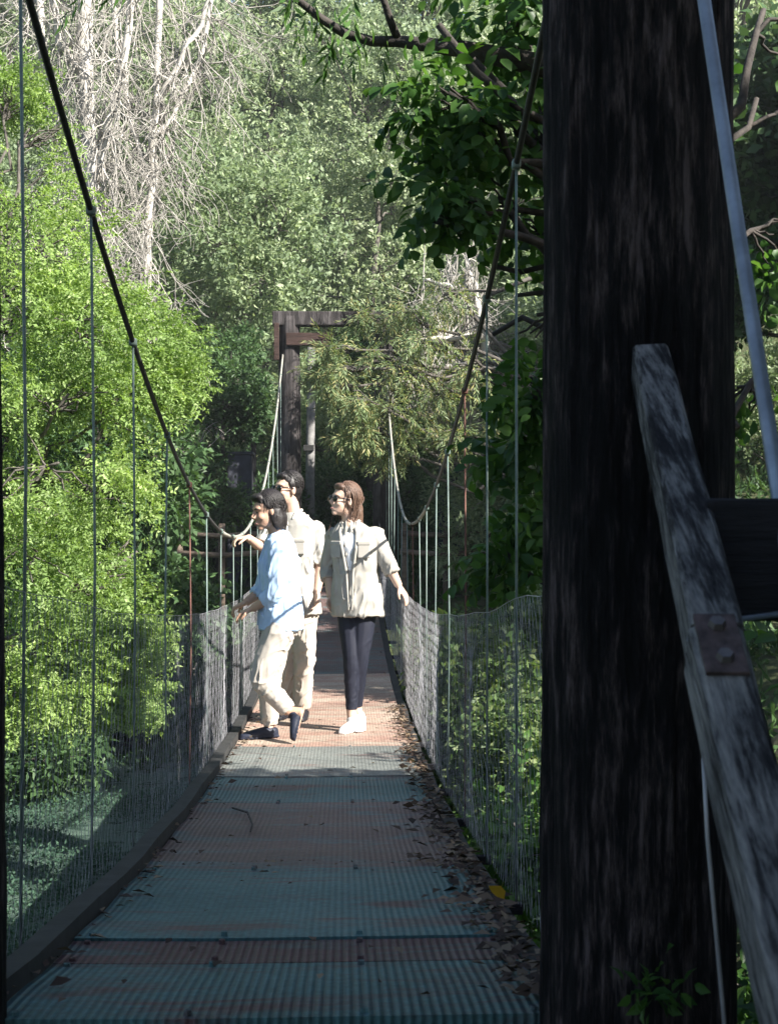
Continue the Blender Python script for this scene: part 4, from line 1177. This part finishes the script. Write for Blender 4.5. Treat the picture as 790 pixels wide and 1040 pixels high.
    for s in 'LR':
        cuff = cfg['cuff']
        A_, B_, C_ = Jv['sh' + s], Jv['el' + s], Jv['wr' + s]
        end = B_.lerp(C_, cuff) if cuff > 0 else A_.lerp(B_, 1 + cuff)
        pts = [A_, A_.lerp(B_, .5), B_, end] if cuff > 0 else [A_, A_.lerp(end, .5), end]
        rad = [.064, .062, .056, .050] if cuff > 0 else [.066, .066, .062]
        pth, rr = smoothpath(pts, rad); t.tube(pth, rr, 14)
        t.ell(A_ - u * .010, r * .066, f * .066, u * .060)
        dd = (pth[-1] - pth[-2]).normalized()
        t.tube([end - dd * .055, end - dd * .045, end - dd * .004, end], [rr[-1] - .004, rr[-1] + .006, rr[-1] + .006, rr[-1] - .002], 16)     # rolled cuff
    shirt = t.remeshed('shirt', cfg['shirt'], root, .0062, 4, wr(12, .013, 5.1))
    m = MB()                                                                        # collar
    for s in (-1, 1):
        pts = [neck + spine * .012 - f * .055 + r * s * .01, neck + spine * .020 + r * s * .062 - f * .01, neck + spine * -.005 + r * s * .045 + f * .055, neck - spine * .045 + r * s * .035 + f * .085]
        m.tube(pts, [.012, .014, .014, .007], 8)
    m.remeshed('collar', cfg['shirt'], shirt, .005, 2)
    if cfg.get('open'):                                                             # white top showing in the open shirt
        m = MB()
        m.loft([(waist.lerp(chest, .05) + f * (.100 + ez), r * .010, f * .012), (chest + f * (.106 + ez * .7), r * .046, f * .016), (chest.lerp(yoke, .5) + f * .102, r * .056, f * .016), (yoke + f * .080, r * .050, f * .016)], 14)
        m.remeshed('white_top', cfg['open'], root, .006, 2)
        for s in (-1, 1):
            m = MB()
            m.tube([neck - spine * .03 + f * .072 + r * s * .050, yoke + f * .094 + r * s * .060, chest + f * (.121 + ez * .7) + r * s * .050, waist + f * (.112 + ez) + r * s * .024, pel - spine * (hem - .04) + f * (.132 + ez) + r * s * .012], [.012, .013, .012, .010, .006], 8)
            m.remeshed('placket', cfg['shirt'], shirt, .006, 2)
    else:
        m = MB()
        m.tube([neck - spine * .05 + f * .074, yoke + f * .094, chest + f * (.121 + ez * .7), waist + f * (.108 + ez), pel - spine * (hem - .03) + f * (.127 + ez)], .009, 8)
        m.build('placket', cfg['shirt'], shirt, True)
    if cfg.get('pockets'):
        for s in (-1, 1):
            fo = (f * .94 + r * s * .34).normalized(); ro = fo.cross(u)
            q = chest - spine * .015 + r * s * .098 + f * (.104 + ez * .6)
            m = MB(); m.box(q, (.085, .016, .105), Matrix((ro, fo, u)).transposed(), .006); m.remeshed('pocket', cfg['shirt'], shirt, .004, 3)
            m = MB(); m.box(q + u * .047 + fo * .003, (.09, .016, .030), Matrix((ro, fo, u)).transposed(), .006); m.remeshed('pocket_flap', cfg['shirt'], shirt, .004, 3)
    # ---- belt
    if cfg.get('belt'):
        pass
    return root

# woman in the open shirt
d = 9.6; zf = zdeck(d) + .004
def g(x, y, dd=0.0): return at(x, y, d + dd)
hd = g(350, 508, -.02)
J = dict(pelvis=g(362, 602), chest=g(361, 556), neck=g(357, 531), head=hd,
         shL=g(380, 542, -.02), elL=g(394, 573, -.06), wrL=g(405, 595, -.08),
         shR=g(340, 543, .10), elR=g(333, 577, .16), wrR=g(336, 606, .06),
         hipL=g(371, 612, .0), knL=g(366, 668, -.05), anL=g(362, 718, .04),
         hipR=g(354, 612, .04), knR=g(357, 668, -.06), anR=g(357, 722, -.06))
J['heelR'] = np.array([J['anR'][0] + .035, J['anR'][1] + .03, zf - .0]); J['toeR'] = J['heelR'] + np.array([-.10, -.23, 0])
J['heelL'] = np.array([J['anL'][0] + .035, J['anL'][1] + .04, zdeck(9.66) + .004]); J['toeL'] = J['heelL'] + np.array([-.02, -.245, 0])
build_person('woman in an open beige shirt, black leggings and white shoes touching the right netting', J, (-.34, -.94, 0), (-.86, -.48, .12), (.06, 0, 1),
    dict(shoulder=.19, k=.96, skin=M['skin_light'], hair='long', haircol=M['hair_brown'], glasses=True,
         handL=dict(dir=(.50, -.15, -.75), palm=(.25, 0, -1), curl=.25, thumb=-1), handR=dict(dir=(.15, -.1, -1), palm=(.5, -.6, 0), curl=.5, thumb=1),
         pants=fabric('leggings_black', (.018, .020, .032), .6), pants_name='leggings', pants_ease=0, pants_end=.02, leg=[.090, .078, .058, .050, .040], pw=(14, .004),
         shoe=fabric('shoe_white', (.78, .78, .78), .5), shirt=fabric('shirt_beige', (.36, .34, .305)), hem=.155, ease=.014, cuff=.42,
         open=fabric('top_white', (.75, .75, .77)), pockets=True))

# man with sunglasses, standing behind
d = 10.15; zf = zdeck(d) + .004
J = dict(pelvis=g(301, 609), chest=g(299, 553), neck=g(298, 521), head=g(292, 497, -.03),
         shL=g(320, 536, -.04), elL=g(326, 577, -.04), wrL=g(322, 601, -.12),
         shR=g(279, 537, .08), elR=g(265, 556, .0), wrR=g(252, 546, -.16),
         hipL=g(309, 618, -.02), knL=g(309, 670, -.06), anL=g(307, 718, .02),
         hipR=g(293, 618, .04), knR=g(292, 670, .02), anR=g(291, 717, .10))
for s, dx in (('L', -.03), ('R', -.08)):
    J['heel' + s] = np.array([J['an' + s][0] + .02, J['an' + s][1] + .05, zdeck(J['an' + s][1]) + .004]); J['toe' + s] = J['heel' + s] + np.array([dx, -.26, 0])
build_person('man in sunglasses and pale short-sleeved shirt standing behind the other two', J, (-.45, -.89, 0), (-.80, -.58, .06), (.02, 0, 1),
    dict(shoulder=.22, k=1.0, skin=M['skin_light'], hair='short', haircol=M['hair_dark'], glasses=True,
         handL=dict(dir=(-.1, -.1, -1), palm=(-.8, -.4, 0), curl=.45, thumb=-1), handR=dict(dir=(-.9, -.3, -.1), palm=(0, 0, -1), curl=.7, thumb=1),
         pants=fabric('chinos_cream', (.48, .42, .36)), pants_name='trousers', pants_ease=.01, pants_end=.0, leg=[.098, .088, .074, .070, .066],
         shoe=fabric('shoe_black', (.02, .02, .025), .5), shirt=fabric('shirt_stone', (.42, .40, .365)), hem=.10, ease=.018, cuff=-.12, pockets=True))

# leaning person
d = 9.1; zf = zdeck(d) + .004
J = dict(pelvis=g(285, 628), chest=g(284, 572), neck=g(284, 543, -.0), head=g(272, 519, -.02),
         shL=g(284, 556, -.17), elL=g(280, 604, -.17), wrL=g(257, 618, -.06),
         shR=g(281, 557, .16), elR=g(266, 600, .20), wrR=g(250, 612, .14),
         hipL=g(286, 638, -.09), knL=g(264, 690, -.13), anL=g(294, 723, -.10),
         hipR=g(282, 638, .09), knR=g(273, 690, .05), anR=g(274, 738, .10))
J['heelR'] = np.array([J['anR'][0] + .05, J['anR'][1], zdeck(J['anR'][1]) + .004]); J['toeR'] = J['heelR'] + np.array([-.235, -.11, 0])
J['heelL'] = np.array(g(309, 722, -.10)); J['toeL'] = np.array(g(300, 757, -.16)); J['toeL'][2] = zdeck(J['toeL'][1]) + .012
build_person('dark-haired person in light blue shirt leaning over the left netting, ankles crossed', J, (-.97, -.22, 0), (-.90, -.40, -.16), (-.10, 0, 1),
    dict(shoulder=.20, k=1.0, skin=M['skin_tan'], hair='bob', haircol=M['hair_dark'], glasses=False, upL=(-1, 0, .15),
         handL=dict(dir=(-.90, .12, -.38), palm=(-.2, .1, -1), curl=.45, thumb=1), handR=dict(dir=(-.85, .1, -.4), palm=(0, 0, -1), curl=.6, thumb=-1),
         pants=fabric('trousers_cream', (.45, .41, .36)), pants_name='trousers', pants_ease=.01, pants_end=.06, leg=[.100, .092, .076, .066, .055],
         shoe=fabric('shoe_navy', (.022, .026, .042), .5), shirt=fabric('shirt_blue', (.43, .57, .77)), hem=.07, ease=.018, cuff=.45))

# ------------------------------------------------------------------ air
mb = MB(); mb.box((0, 29, 12), (150, 140, 34))
k = Nt('haze'); k.t.nodes.remove(k.b)
pv = k.n('ShaderNodeVolumePrincipled'); pv.inputs['Color'].default_value = (.9, .95, 1, 1); pv.inputs['Density'].default_value = .0009
k.l(pv.outputs[0], k.out.inputs['Volume'])
tag(mb.build('haze', k.m), 'thin pale air hanging between the bridge and the wooded slope', 'haze', kind='stuff')
